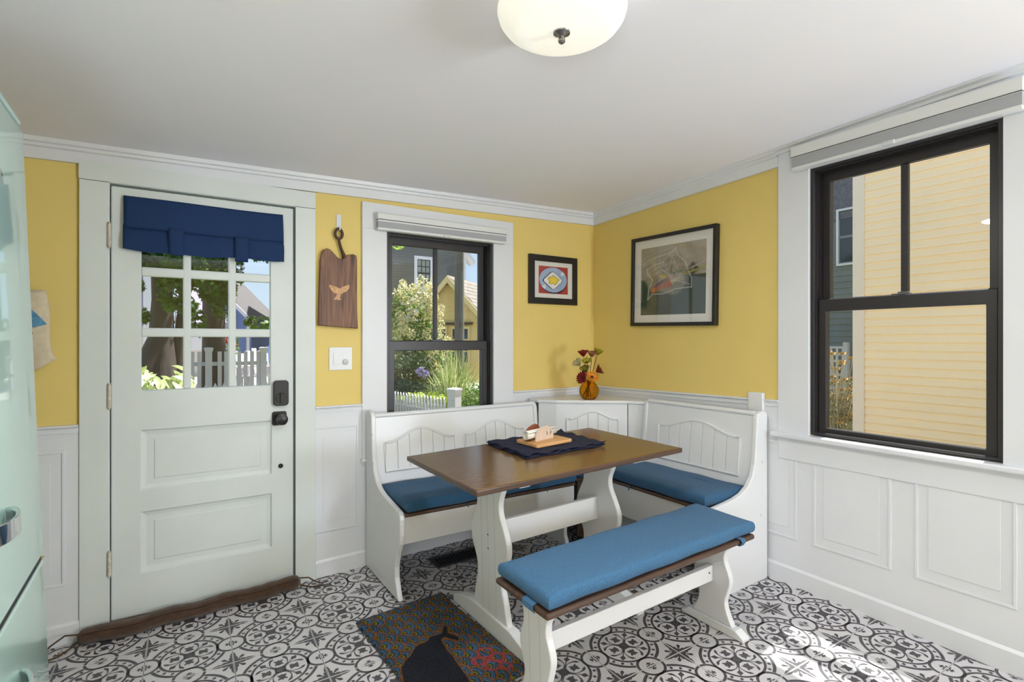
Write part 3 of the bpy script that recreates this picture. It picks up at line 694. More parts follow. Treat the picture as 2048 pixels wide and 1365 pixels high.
# the camera looks along (.54,.84): +(.84,-.54) is to its right
R_ = lambda r, f, z: (.84*r-.54*f, -.54*r-.84*f, z)
flower('dark red bell shaped flower, highest on the left of the bunch', R_(-.036,0,.262), R_(-.15,.2,1), (150,34,30), 'bell', 0)
flower('dusty brown bell shaped flower between the dark red and yellow ones', R_(.016,0,.258), R_(.05,.2,1), (178,122,84), 'bell', 1)
flower('yellow green flower, highest on the right of the bunch', R_(.052,-.01,.272), R_(.3,.2,1), (186,170,30), 'bell', 2)
flower('lime yellow flower with dark centre in the middle of the bunch', R_(-.018,.02,.225), R_(-.2,.5,.8), (188,176,62), 'leafy', 3)
flower('cream white flower below the dark red bell', R_(-.058,.0,.206), R_(-.6,.3,.6), (206,196,150), 'bell', 4)
flower('olive green flower in the middle of the bunch', R_(-.022,.01,.160), R_(-.3,.4,.9), (150,140,50), 'bell', 5)
flower('olive flower with red rim on the right of the bunch', R_(.040,.01,.165), R_(.8,.2,.5), (150,62,34), 'bell', 6)
flower('dark red daisy low on the left above the vase rim', R_(-.046,.02,.128), R_(-.7,.6,.3), (140,32,28), 'gerbera', 7, (60,20,16))
flower('orange daisy with dark centre just above the vase rim', R_(.012,.036,.134), R_(.2,.75,.6), (236,154,48), 'gerbera', 8)

# ------------------------------------------------------------------ floor things: mat, draught stopper, floor register
def grid_colors(name, label_mat, nx, ny, fcol, fpos):
    xs = np.linspace(0,1,nx); ys = np.linspace(0,1,ny); X, Y = np.meshgrid(xs, ys)
    C = fcol(X, Y); P = fpos(X, Y)
    me = bpy.data.meshes.new(name); v = P.reshape(-1,3)
    idx = np.arange(nx*ny).reshape(ny,nx); q = np.stack([idx[:-1,:-1], idx[:-1,1:], idx[1:,1:], idx[1:,:-1]], -1).reshape(-1,4)
    me.from_pydata(v.tolist(), [], q.tolist())
    ca = me.color_attributes.new('Col', 'FLOAT_COLOR', 'POINT')
    ca.data.foreach_set('color', np.concatenate([C.reshape(-1,3), np.ones((nx*ny,1))], 1).astype(np.float32).ravel())
    me.materials.append(label_mat); me.update(); return me
lin = lambda *c: np.array(srgb(*c)[:3])
def vnoise(X, Y, f, seed):
    r = np.random.default_rng(seed); out = np.zeros_like(X)
    for k in range(7):
        a, b, p = r.normal(0, f), r.normal(0, f), r.uniform(0, 6.28); out += np.sin(a*X+b*Y+p)
    return out/3.0
MU, MV = .735, .425     # the mat: U towards the camera, V towards the table (the print's up)
def mat_color(X, Y):
    U = X*MU; V = Y*MV; rr_ = np.random.default_rng(3); n1 = rr_.normal(0, 1, X.shape)
    U2 = U+.003*vnoise(U, V, 60, 5); V2 = V+.003*vnoise(U, V, 60, 6)
    C = np.empty(X.shape+(3,)); C[:] = lin(128,80,32)
    s = .074; hgt = .0345
    # rows from the top (far from the print's bottom) down, later rows overlap the earlier
    bands = [(.0445,lin(138,78,28)),(.0375,lin(24,44,62)),(.0345,lin(54,98,126)),(.0285,lin(26,40,48)),(.0260,lin(80,108,146)),(.0205,lin(24,62,74)),(.0165,lin(44,40,22)),(.0135,lin(120,118,26)),(.007,lin(60,66,22))]
    for r in range(14, -2, -1):
        v0 = r*hgt-.01
        for c in range(-1, 13):
            u0 = c*s+(s/2 if r % 2 else 0); d = np.hypot(U2-u0, (V2-v0)*1.0); inside = (V2 >= v0-.016)
            tone = .8+.4*((c*7+r*3) % 5)/5
            for R, colr in bands:
                k = (d < R) & inside; C[k] = colr*tone
    # the whale: dark navy body, tail raised towards the table
    def blob(pts, w): 
        d = np.full(X.shape, 9.0)
        for (a, b, ra), (c_, d_, rb) in zip(pts[:-1], pts[1:]):
            L2 = (c_-a)**2+(d_-b)**2; t = np.clip(((U2-a)*(c_-a)+(V2-b)*(d_-b))/L2, 0, 1); rad = ra+(rb-ra)*t
            d = np.minimum(d, np.hypot(U2-a-t*(c_-a), V2-b-t*(d_-b))-rad)
        return d
    body = blob([(.76,.06,.09),(.62,.085,.115),(.48,.12,.10),(.40,.165,.065),(.345,.215,.030),(.335,.262,.013)], 0)
    tail = np.minimum(blob([(.335,.268,.014),(.295,.290,.010),(.280,.296,.004)],0), blob([(.338,.268,.014),(.385,.290,.012),(.402,.286,.004)],0))
    body = np.minimum(body, tail)
    C[body < .007] = lin(120,74,28); C[body < 0] = lin(16,20,34)
    # a coral coloured swirl of spray
    for (a, b, r0) in ((.545,.335,.030),(.60,.36,.026),(.63,.315,.030),(.575,.29,.024),(.66,.355,.020)):
        k = np.abs(np.hypot(U2-a, V2-b)-r0) < .0065; C[k] = lin(156,60,62)
    C *= np.clip(1+.38*n1, .2, 2.0)[...,None]*.72
    return np.clip(C, .002, 1)
def mat_pos(X, Y):
    U = X*MU-MU/2; V = Y*MV-MV/2; r = np.random.default_rng(8)
    e = np.minimum(np.minimum(X, 1-X)*MU, np.minimum(Y, 1-Y)*MV)
    z = .004+.010*np.clip(e/.006, 0, 1)+r.normal(0, .0010, X.shape)
    jx = r.normal(0, .0022, X.shape)*(e < .004); jy = r.normal(0, .0022, X.shape)*(e < .004)
    return np.stack([V+jx, -U+jy, z], -1)
me = grid_colors('doormat', color_attr('doormat_pile', .95), 330, 200, mat_color, mat_pos)
dm = link_mesh('doormat', me); dm.matrix_world = on_floor(.928, 2.005, .045)
tag(dm, 'coir doormat with coloured scales and a dark whale, partly under the table', 'doormat')
o = box(-MV/2+.002, MV/2-.002, -MU/2+.002, MU/2-.002, .0005, .005).build('rubber_backing', M('mat_rubber', (22,20,18), .9), dm)

# draught stopper: a long stuffed tube along the door's foot with a cord loop at either end
corduroy = M('brown_corduroy', (74,50,32), .95, var=.35, vscale=18, bump=.6, bscale=160, stretch=(1,8,8), sheen=.3)
pts, rs = [], []
for i in range(61):
    t = i/60; x = -.322+t*.885
    y = 2.868-.0035*math.sin(t*9)-.012*math.sin(t*PI)+.006*math.sin(t*23)
    r = .037*(1-.10*abs(math.sin(t*15.0+.6))**6-.05*math.sin(t*41)**2)
    if i in (0, 60): r *= .45
    if i in (1, 59): r *= .85
    pts.append((x, y, fl(x,y)+.033+.002*math.sin(t*21))); rs.append(r)
DS = MB().tube(pts, rs, 20).build('draft_stopper', corduroy, smooth=70)
tag(DS, 'long brown corduroy draught stopper along the foot of the door', 'draft stopper')
seam = M('seam_dark', (40,26,16), .9)
MB().tube([(p[0], p[1]-r*.80, p[2]+r*.55) for p, r in zip(pts[1:-1], rs[1:-1])], .0022, 6).build('seam', seam, DS)
c0 = pts[0]
MB().tube([(c0[0]+.004,c0[1],c0[2]+.016),(c0[0]-.04,c0[1]-.012,c0[2]+.030),(c0[0]-.085,c0[1]-.035,c0[2]+.010),(c0[0]-.115,c0[1]-.065,c0[2]-.018),(c0[0]-.105,c0[1]-.085,c0[2]-.0245),(c0[0]-.06,c0[1]-.07,c0[2]-.0245),(c0[0]-.02,c0[1]-.03,c0[2]-.020),(c0[0]+.004,c0[1]-.012,c0[2]-.012)], .0035, 8).build('cord_loop', M('brown_cord', (78,52,30), .9, bump=.5, bscale=400), DS, smooth=80)
c1 = pts[-1]
MB().tube([(c1[0]-.004,c1[1],c1[2]+.016),(c1[0]+.04,c1[1]-.004,c1[2]+.010),(c1[0]+.075,c1[1]-.02,c1[2]-.015),(c1[0]+.105,c1[1]-.03,c1[2]-.0245),(c1[0]+.10,c1[1]-.055,c1[2]-.025),(c1[0]+.05,c1[1]-.045,c1[2]-.025),(c1[0]-.004,c1[1]-.012,c1[2]-.014)], .0033, 8).build('cord_loop', MATS['brown_cord'], DS, smooth=80)

# floor register
RG = thing('floor_register', 'black cast floor register under the long bench', 'floor register', mat=on_floor(1.40, 2.712, -.02))
iron = M('black_iron', (22,23,26), .45)
MB().holes(-.165,.165,-.072,.072,.0005,.006,[(-.145,.145,-.052,.052)],'z').build('frame', iron, RG, bevel=.002)
mb = MB()
for i in range(13):
    for j in range(4):
        x = -.132+i*.022; y = -.039+j*.026
        mb.tube([(x+.009*math.cos(q), y+.010*math.sin(q), .003) for q in np.linspace(0,2*PI,9)[:-1]], .0018, 5, closed=True)
for y in (-.026,0,.026): mb.box(-.145,.145,y-.0015,y+.0015,.001,.005)
g = mb.build('grille', iron, RG); box(-.145,.145,-.052,.052,.0003,.0008).build('duct_opening', M('duct_dark', (8,8,9), .9), RG)  # the black sheet is the darkness inside the duct, put in as colour
# ------------------------------------------------------------------ on the door and the back wall
navyblue = M('navy_blue_cotton', (14,48,92), .85, var=.15, vscale=240, bump=.4, bscale=500)
RS = thing('roman_shade', 'navy blue cloth shade rolled up at the top of the door glass', 'shade', (.16, 2.934, 1.95))
def sheet(fn, n, m, name, mat, parent, thick=.003, smooth=70):
    mb = MB()
    for j in range(m+1):
        for i in range(n+1): mb.v.append(tuple(fn(i/n, j/m)))
    for j in range(m):
        for i in range(n): mb.f.append([j*(n+1)+i, j*(n+1)+i+1, (j+1)*(n+1)+i+1, (j+1)*(n+1)+i]); mb.mi.append(0)
    o = mb.build(name, mat, parent, weld=False, recalc=False, smooth=smooth)
    so = o.modifiers.new('thickness','SOLIDIFY'); so.thickness = thick; so.offset = 0; return o
sheet(lambda u, v: (-.330+.661*u+.002*v, -.012-.012*v-.002*math.sin(7*u)-.003*math.sin(v*3), .006-.143*v+.002*math.sin(5*u)-.003*math.sin(u*PI)), 40, 10, 'valance', navyblue, RS, .004)
def roll(u, v):
    """the gathered lower part: a fold hanging from behind the valance and turning back up"""
    sag = .016*math.sin(u*PI)*(.6+.4*u); a = v*PI*1.5; droop = max(0, (u-.70)/.30)
    bulge = .018+.004*math.sin(9*u)+.004*math.sin(23*u+2*v)+.010*droop
    z = -.118-.116*min(1, v*1.6)-.012*math.sin(u*6)*v*.5-sag*v*(1-droop)-.018*droop*v+.005*math.sin(17*u+4*v)*v
    if v > .62: z += (v-.62)*.11
    if u > .93: z += .03*(u-.93)/.07*(v-.5)
    y = -.008-bulge*math.sin(min(PI, v*PI*1.05))-.006*droop*math.sin(v*9)
    return (-.331+.661*u+.004*droop, y, z)
sheet(roll, 70, 26, 'gathered_cloth', navyblue, RS, .003)
for x0 in (-.160, .111):
    def tab(u, v, x0=x0): return (x0+.057*u, -.033-.006*math.sin(v*PI), -.130-.120*v-.006*math.sin(x0*9+v))
    sheet(tab, 4, 10, 'tab', navyblue, RS, .003)

HK = thing('wall_hook', 'white adhesive hook on the yellow wall above the cutting board', 'hook', (.775, YW, 1.957))
MB().prism([(-.013,-.042),(.013,-.042),(.013,.038),(-.013,.038)], -.006, 0, 'y').build('plate', white_satin, HK, bevel=.003)
MB().tube([(0,-.006,-.028),(0,-.016,-.040),(0,-.020,-.052),(0,-.026,-.050),(0,-.029,-.040)], .004, 8).build('hook', white_satin, HK, smooth=60)
walnut = wood('walnut', (50,30,22), (146,100,70), .5, 3.6, 'z', rings=3)
CUT = thing('cutting_board', 'dark walnut cutting board with a pale whale tail inlay hanging on the wall', 'cutting board', (.77, 2.905, 1.55))
BODY = [(.6621,1.3895),(.6677,1.6129),(.6724,1.7341),(.6794,1.7735),(.6888,1.7913),(.7053,1.8011),(.7219,1.7968),(.7386,1.7813),(.7602,1.7586),(.7821,1.7482),(.7958,1.7552),(.8041,1.7698),(.8189,1.7771),(.8462,1.782),(.8637,1.7751),(.8672,1.7553),(.8662,1.5745),(.8672,1.4741),(.8723,1.3748)]
loc = lambda L: [(x-.77, z-1.55) for x, z in L]
MB().prism(loc(BODY), -.004, .020, 'y').build('board', walnut, CUT, bevel=.004)
mb = MB(); mb.tube([(x-.77, .006, z-1.55) for x, z in [(.800,1.755),(.7945,1.778),(.784,1.803),(.776,1.830),(.7712,1.852)]], [.014,.0115,.0095,.0088,.009], 12, squash=.8)
mb.tube([(.7704-.77+.0190*math.cos(q), .006, 1.8862-1.55+.0270*math.sin(q)) for q in np.linspace(0,2*PI,29)[:-1]], .0072, 10, closed=True)
mb.build('handle', wood('walnut_handle', (52,30,20), (86,54,36), .45, 4, 'z'), CUT, weld=False, smooth=60)
TAIL = [(.7183,1.6081),(.7302,1.6039),(.7517,1.5988),(.7686,1.5914),(.7734,1.5892),(.7856,1.5987),(.8199,1.614),(.8259,1.6069),(.8224,1.5918),(.8076,1.5761),(.7783,1.5598),(.7749,1.5449),(.7783,1.5278),(.7397,1.5286),(.7541,1.5464),(.758,1.5613),(.7421,1.5654),(.7254,1.5817),(.7183,1.5984)]
o = MB().prism(loc(TAIL), -.0048, 0, 'y').build('inlay', M('pale_burl', (204,158,112), .55, var=.25, vscale=120, bump=.2, bscale=200), CUT); o['label'] = 'pale burl whale tail'

SWP = thing('light_switch', 'white double switch plate beside the door with one paddle and one dimmer', 'switch', (.785, YW, 1.211))
MB().prism(rr(-.062,.062,-.062,.062,.004), -.006, 0, 'y').build('plate', white_satin, SWP, bevel=.002)
MB().box(-.040,-.009,-.009,-.005,-.033,.033).build('paddle', white_satin, SWP, bevel=.0015)
MB().box(.009,.040,-.0075,-.005,-.033,.033).build('dimmer_plate', white_satin, SWP, bevel=.001)
MB().lathe([(.0155,-.005),(.0155,-.013),(.012,-.016),(0,-.0165)], (.0245,0,-.018), 24, 'y').build('motion_lens', M('lens_white', (205,206,206), .25), SWP, smooth=40)

# ------------------------------------------------------------------ pictures
frame_black = M('black_picture_frame', (26,23,22), .4, bump=.05, bscale=90)
mat_board = M('mat_board', (224,220,212), .9)
pic_glass = pane_glass('picture_glass', (1,1,1,1), .75)
def toast(X, Y):
    u = (X-.5)*2; v = (Y-.5)*2; C = np.empty(X.shape+(3,)); C[:] = lin(168,56,46)
    d = np.hypot(u*.97-.0, v-.02); C[np.hypot(u-.02, v+.06) < .90] = lin(34,34,60); C[d < .885] = lin(158,178,206)
    k = (d < .885) & (np.abs(v-.42*u-.25*np.sign(u)) < .13) & (np.abs(u) > .5); C[k] = lin(206,220,232)
    C[(d < .60) & (d > .58)] = lin(120,142,178)
    a = .75; x2 = (u+.02)*math.cos(a)-(v+.02)*math.sin(a); y2 = (u+.02)*math.sin(a)+(v+.02)*math.cos(a)
    def rs(x, y, s, r): return np.hypot(np.maximum(np.abs(x)-s+r, 0), np.maximum(np.abs(y)-s+r, 0))-r
    C[rs(x2+.05, y2+.05, .47, .14) < .0] = lin(92,28,30); C[rs(x2, y2, .47, .14) < .02] = lin(30,26,46); C[rs(x2, y2, .47, .14) < -.005] = lin(232,232,228)
    th = np.arctan2(v, u); rr2 = .30+.045*np.sin(5*th+.6)+.025*np.sin(9*th); d2 = np.hypot(u*.95, v*1.05)
    C[d2 < rr2+.025] = lin(40,34,44); C[d2 < rr2] = lin(226,196,36); C[(d2 < rr2*.6) & (np.sin(5*th) > .3)] = lin(240,220,110)
    return C
def still(X, Y):
    w = vnoise(X, Y, 4, 21); w2 = vnoise(X, Y, 9, 22); fine = vnoise(X, Y, 45, 23)
    top = lin(164,154,136); low = lin(74,80,68); C = np.empty(X.shape+(3,))
    hor = .53+.012*w; k = np.clip((Y-hor)/.02+.5, 0, 1)[...,None]; C[:] = low*(1-k)+top*k
    C *= (1+.10*w2+.07*fine)[...,None]
    C[(X < .17) & (Y < hor) & (Y > .15)] *= np.array([.5,.78,.66])
    def seg(P, wd, colr, mix=1.0):
        d = np.full(X.shape, 9.0); x2 = X+.006*w2; y2 = Y+.006*w
        for (a, b), (c, e) in zip(P[:-1], P[1:]):
            L2 = (c-a)**2+(e-b)**2; t = np.clip(((x2-a)*(c-a)+(y2-b)*(e-b))/L2, 0, 1); d = np.minimum(d, np.hypot(x2-a-t*(c-a), y2-b-t*(e-b)))
        k = np.clip(1.3-d/wd, 0, 1)[...,None]*mix; C[:] = C*(1-k)+colr*k
    bagc = lin(186,176,158); hi = lin(218,214,202); dk = lin(96,92,84)
    for (a, b, rx, ry, colr, q) in ((.32,.66,.30,.17,lin(150,138,120),.25),(.45,.50,.34,.20,lin(142,132,112),.1),(.60,.66,.12,.22,lin(156,146,126),.2),
        (.27,.40,.115,.050,lin(186,98,62),.5),(.43,.44,.075,.050,lin(178,90,58),.4),(.30,.45,.105,.026,lin(88,78,104),.6),(.37,.56,.055,.034,lin(196,172,60),0),(.50,.52,.06,.05,lin(168,128,116),.3),(.60,.60,.080,.03,lin(96,124,116),.2),(.68,.57,.09,.022,lin(150,144,92),.2),(.56,.50,.07,.03,lin(176,168,120),.4),(.22,.37,.04,.022,lin(206,120,60),.5)):
        x2 = (X-a)*math.cos(q)+(Y-b)*math.sin(q); y2 = -(X-a)*math.sin(q)+(Y-b)*math.cos(q); k = np.clip((1-np.hypot(x2/rx, y2/ry)+.18*w2)*6, 0, 1)[...,None]*.75; C[:] = C*(1-k)+(colr*(1+.2*fine)[...,None])*k
    seg([(.74,.60),(.80,.68),(.86,.62),(.80,.57)], .035, lin(52,56,52)); seg([(.70,.58),(.84,.60),(1.0,.66)], .016, lin(150,154,78)); seg([(.72,.62),(.9,.68),(1.0,.72)], .010, lin(176,160,150))
    for P, wd, c, m in (([(.02,.77),(.12,.84),(.26,.88),(.40,.90),(.52,.93)],.010,dk,.6),([(.02,.76),(.12,.82),(.28,.85),(.42,.87),(.55,.90)],.008,hi,.8),([(.11,.69),(.22,.74),(.36,.76),(.48,.88),(.56,.94)],.009,hi,.9),
        ([(.56,.94),(.60,.82),(.70,.72),(.74,.60),(.79,.50),(.79,.38)],.009,hi,.9),([(.58,.93),(.62,.80),(.68,.66),(.72,.52)],.006,dk,.7),([(.12,.23),(.20,.31),(.37,.31),(.57,.37),(.79,.38)],.010,hi,.9),([(.12,.23),(.14,.40),(.20,.52),(.12,.62),(.11,.69)],.010,hi,.9),
        ([(.14,.28),(.30,.34),(.46,.36)],.006,dk,.6),([(.20,.66),(.32,.70),(.40,.62),(.48,.72),(.52,.86)],.007,bagc,.9),([(.24,.60),(.34,.66),(.46,.58),(.52,.44)],.007,hi,.8),([(.46,.58),(.54,.50),(.64,.46),(.76,.42)],.010,bagc,.9),([(.50,.64),(.58,.58),(.70,.56)],.008,hi,.8),
        ([(.02,.62),(.10,.60),(.16,.64)],.008,bagc,.7),([(.03,.70),(.12,.74),(.24,.80)],.006,dk,.5),([(.30,.78),(.42,.80),(.50,.90)],.005,dk,.6),([(.18,.44),(.30,.50),(.40,.54)],.005,hi,.7),([(.52,.80),(.56,.68),(.50,.60)],.006,hi,.7),([(.62,.74),(.58,.64),(.62,.54)],.005,bagc,.8)): seg(P, wd*.8, c, m*.62)
    return np.clip(C, .002, 1)
def picture(label, w, h, fw, depth, mw, img, mat4, cell):
    """local: x along the wall, -y into the room, z up, centred"""
    R = thing('framed_picture', label, 'picture', mat=mat4)
    MB().holes(-w/2,w/2,-h/2,h/2,-depth,-.001,[(-w/2+fw,w/2-fw,-h/2+fw,h/2-fw)],'y').build('frame', frame_black, R, bevel=.002)
    a, b = w/2-fw, h/2-fw
    MB().holes(-a-.003,a+.003,-b-.003,b+.003,-depth*.45-.003,-depth*.45,[(-a+mw[0],a-mw[1],-b+mw[2],b-mw[3])],'y').build('mat', mat_board, R)
    pw, ph = 2*a-mw[0]-mw[1]+.006, 2*b-mw[2]-mw[3]+.006; cx, cz_ = (mw[0]-mw[1])/2, (mw[2]-mw[3])/2
    me = grid_colors('print', color_attr('printed_paper', .75), *cell, img, lambda X, Y: np.stack([cx+(X-.5)*pw, np.full(X.shape, -depth*.45+.0005), cz_+(Y-.5)*ph], -1))
    link_mesh('print', me, R); MB().box(-a-.003,a+.003,-depth*.45+.001,-.002,-b-.003,b+.003).build('backing', mat_board, R)
    MB().box(-a-.002,a+.002,-depth*.72-.0015,-depth*.72,-b-.002,b+.002).build('glazing', pic_glass, R)
    return R
picture('small framed breakfast print with red ground in the corner on the back wall', .414, .334, .043, .022, (.037,.037,.030,.030), toast,
        Matrix.Translation((2.233, YW, 1.727)), (150,130))
picture('large framed still life with white mat on the right wall', .652, .575, .022, .034, (.053,.053,.048,.052), still,
        Matrix.Translation((XW, 2.203, 1.688)) @ Matrix.Rotation(.006, 4, 'X') @ Matrix.Rotation(-PI/2, 4, 'Z') @ Matrix.Rotation(.012, 4, 'Y'), (230,200))
box(XW-.030, XW-.001, 1.600, 1.682, .90, 1.037).build('wall_box', white_satin, bevel=.003)
tag(bpy.data.objects['wall_box'], 'plain white box on the right wall just above the short bench', 'wall box')

# ------------------------------------------------------------------ blinds drawn up above both windows
fab = M('blind_fabric_grey', (168,170,174), .85, bump=.2, bscale=300); plast = M('blind_white', (222,223,222), .4)
clear = M('clear_plastic', (210,212,212), .15)
def blind(label, L, mat4, h):
    """local: x along the wall centred, -y into the room, z=0 at the bottom bar's underside"""
    R = thing('window_blind', label, 'blind', mat=mat4); a, b, c = h
    MB().prism([(-.046,b),(-.001,b),(-.001,c),(-.040,c),(-.046,c-.008)], -L/2, L/2, 'x').build('head_rail', plast, R, bevel=.003)
    MB().box(-L/2+.002,L/2-.002,-.047,-.004,b-.002,b+.0005).build('shadow_gap', M('gap_grey', (96,96,98), .9), R)  # solid grey strip coloured as the shade under the head rail
    MB().box(-L/2+.003,L/2-.003,-.043,-.004,a+.012,b-.002).build('hem', plast, R, bevel=.002)
    MB().box(-L/2+.004,L/2-.004,-.041,-.006,.014,a+.012).build('folded_fabric', fab, R)
    MB().box(-L/2+.002,L/2-.002,-.044,-.003,0,.014).build('bottom_rail', plast, R, bevel=.003)
    MB().prism([(-.052,-.003),(-.042,-.003),(-.042,.016),(-.048,.016),(-.052,.006)], -.022, .022, 'x').build('pull_tab', clear, R, bevel=.002)
    return R
blind('white pleated blind drawn up over the smaller window', .848, Matrix.Translation((1.396, YA, 1.928)) @ Matrix.Rotation(-.003,4,'Y'), (.036,.060,.099))
blind('white and grey pleated blind drawn up over the large window', .84, Matrix.Translation((XB, 1.014, 2.138)) @ Matrix.Rotation(-PI/2,4,'Z'), (.048,.064,.118))

# ------------------------------------------------------------------ ceiling lamp: a shallow lit glass bowl with a steel finial
lx, ly = .868, 1.100; lz = ceil_z(lx, ly)
CL = thing('ceiling_lamp', 'round white glass bowl ceiling lamp, switched on', 'lamp', (lx, ly, lz))
lit = bpy.data.materials.new('lit_opal_glass'); lit.use_nodes = True; nt = lit.node_tree; b_ = nt.nodes['Principled BSDF']
b_.inputs['Base Color'].default_value = srgb(240,238,228); b_.inputs['Roughness'].default_value = .15; b_.inputs['Emission Color'].default_value = srgb(255,252,240); b_.inputs['Emission Strength'].default_value = .40
MB().lathe([(.0,-.122),(.06,-.1215),(.108,-.118),(.122,-.1165),(.130,-.1145),(.140,-.110),(.154,-.100),(.165,-.085),(.170,-.068),(.165,-.048),(.150,-.028),(.128,-.010)], (0,0,0), 64).build('glass_bowl', lit, CL, smooth=60)
MB().lathe([(.125,-.014),(.125,.02),(0,.02)], (0,0,0), 48).build('mounting_pan', white_satin, CL)
MB().lathe([(.0225,-.1215),(.0220,-.125),(.013,-.129),(.007,-.132),(.007,-.137),(.0095,-.140),(.0095,-.146),(.006,-.150),(0,-.151)], (0,0,0), 28).build('finial', M('brushed_nickel', (150,148,146), .25, metal=1), CL, smooth=40)
pl = bpy.data.lights.new('lamp_bulbs', 'AREA'); pl.shape = 'DISK'; pl.size = .30; pl.energy = 14; pl.color = (.97, .97, .96)
po = bpy.data.objects.new('lamp_bulbs', pl); COL.objects.link(po); po.location = (lx, ly, lz-.156); po.parent = None

# ------------------------------------------------------------------ refrigerator at the left edge of the view; it leans with the floor
mint = M('mint_enamel', (180,214,205), .3, coat=1.0, spec=.5)
mint_d = M('mint_enamel_shadow', (120,150,142), .35)
FM = Matrix.Translation((-.274, 2.008, fl(-.262,2.012))) @ Matrix.Rotation(-.036, 4, 'Y') @ Matrix.Rotation(-PI/2, 4, 'Z')
# local: x runs along the front towards the camera, y 0 at the door face, +y... the body lies at -y
FR = thing('refrigerator', 'mint green retro refrigerator with chrome handles at the left edge', 'refrigerator', mat=FM)
FWd, FDp, FH = .60, .66, 1.925
def body_profile(x0, x1, z0, z1, y0, y1, r):
    return MB().prism([(x0+r,y0),(x1-r,y0)]+[(x1-r+r*math.sin(t),y0+r-r*math.cos(t)) for t in np.linspace(0,PI/2,7)[1:]]+[(x1,y1),(x0,y1)]+[(x0+r-r*math.cos(t),y0+r-r*math.sin(t)) for t in np.linspace(0,PI/2,7)[:-1]], z0, z1, 'z')
# y0 is the front (room side) -> here front is at y = 0 and the depth runs to negative local y, so mirror
def front_block(x0, x1, z0, z1, yf, yb, r, name, mat, parent, bevel=.012):
    arcR = [(x1-r+r*math.sin(t), yf-r+r*math.cos(t)) for t in np.linspace(0,PI/2,8)]; arcL = [(x0+r-r*math.sin(t), yf-r+r*math.cos(t)) for t in np.linspace(PI/2,0,8)]
    return MB().prism(arcL+arcR+[(x1,yb),(x0,yb)], z0, z1, 'z').build(name, mat, parent, bevel=bevel, seg=4, smooth=50)
FR2 = FR
front_block(0, FWd, .05, FH-.045, -.065, -FDp, .02, 'cabinet', mint, FR)
front_block(-.001, FWd+.001, FH-.038, FH, -.004, -FDp, .03, 'top_cap', mint, FR, bevel=.018)
up = front_block(.001, FWd-.001, .690, FH-.044, 0, -.060, .028, 'door', mint, FR, bevel=.008)
lo = front_block(.001, FWd-.001, .09, .677, 0, -.060, .028, 'freezer_door', mint, FR, bevel=.008)
box(.004, FWd-.004, -.058, -.008, .676, .691).build('door_gap', M('gasket_dark', (22,24,24), .5), FR)
box(.004, FWd-.004, -.012, -.001, .6765, .6805).build('chrome_strip', chrome, FR)
def fridge_handle(z, x0, x1, parent):
    n = 20; P = []
    for i in range(n+1):
        t = i/n; P.append((x0+(x1-x0)*t, .004+.032*math.sin(PI*min(1,max(0,t)))**.6, z))
    mb = MB()
    v = []
    for x, y, zz in P: v += [(x, y+.004, zz-.022), (x, y+.004, zz+.022), (x, y-.005, zz+.018), (x, y-.005, zz-.018)]
    f = [(4*i+k, 4*i+(k+1)%4, 4*i+4+(k+1)%4, 4*i+4+k) for i in range(n) for k in range(4)]+[(0,1,2,3),(4*n+3,4*n+2,4*n+1,4*n)]
    return mb.add(v, f).build('handle', chrome, parent, bevel=.003, smooth=50)
fridge_handle(.905, .40, .59, up); fridge_handle(.505, .335, .59, lo)
# the end of a chrome badge: part of a letter and a slanted bar
bd = MB().add([(.300,.001,1.668),(.330,.001,1.690),(.330,.001,1.706),(.300,.001,1.684),(.300,.006,1.668),(.330,.006,1.690),(.330,.006,1.706),(.300,.006,1.684)],
    [(0,1,2,3),(7,6,5,4),(0,4,5,1),(1,5,6,2),(2,6,7,3),(3,7,4,0)]).build('badge_bar', chrome, up)
mb = MB(); mb.tube([(.352+.012*math.cos(q), .004, 1.712+.012*math.sin(q)) for q in np.linspace(.6,5.6,14)], .0035, 6); mb.tube([(.364,.004,1.722),(.364,.004,1.692),(.357,.004,1.682),(.345,.004,1.682)], .0035, 6)
mb.build('badge_letter', chrome, up, weld=False)

# ------------------------------------------------------------------ cloth bag hanging on the wall behind the refrigerator
canvas = M('cream_canvas', (214,200,172), .9, var=.06, vscale=60, bump=.5, bscale=420); canvas2 = M('taupe_canvas', (158,150,126), .9, var=.06, vscale=60, bump=.5, bscale=420)
TBG = thing('cloth_bag', 'cream canvas bag with blue patches hanging beside the refrigerator', 'bag', (-.53, 2.905, 1.36))
def bagf(u, v):   # u 0..1 left to right, v 0 top .. 1 bottom
    zt = .150-.31*v; xr = .100+.030*v+.006*math.sin(6*v); x = -.14+(xr+.14)*u
    z = zt-.012*math.sin(u*PI)*v-(.045*(1-u)*v*.6)+(.03*max(0,(u-.8)/.2)*max(0,(v-.85)/.15))
    return (x, -.020-.020*math.sin(PI*min(1,v*1.1))*math.sin(PI*(.15+.7*u))-.003*math.sin(15*u+8*v), z)
sheet(bagf, 20, 24, 'front', canvas2, TBG, .004)
def band(u, v):
    x, y, z = bagf(.70+.22*v*.2+.30*u*(1-.06*v)-.02*math.sin(3*v), v); 
    return (x+.004*u, y-.006-.004*math.sin(u*PI), z+.006*(1-v)*u)
sheet(band, 6, 24, 'gusset', canvas, TBG, .006)
blue_c = M('blue_tie_dye', (84,138,168), .8, var=.4, vscale=30)
MB().prism([(-.10,.098),(.048,.090),(.080,.058),(.112,.016),(.072,.002),(.03,.006),(-.10,.005)], -.056, -.052, 'y').build('sail_patch', blue_c, TBG, bevel=.001)
MB().prism([(-.10,-.03),(.048,-.046),(.070,-.072),(.050,-.094),(-.10,-.09)], -.056, -.052, 'y').build('tail_patch', blue_c, TBG, bevel=.001)
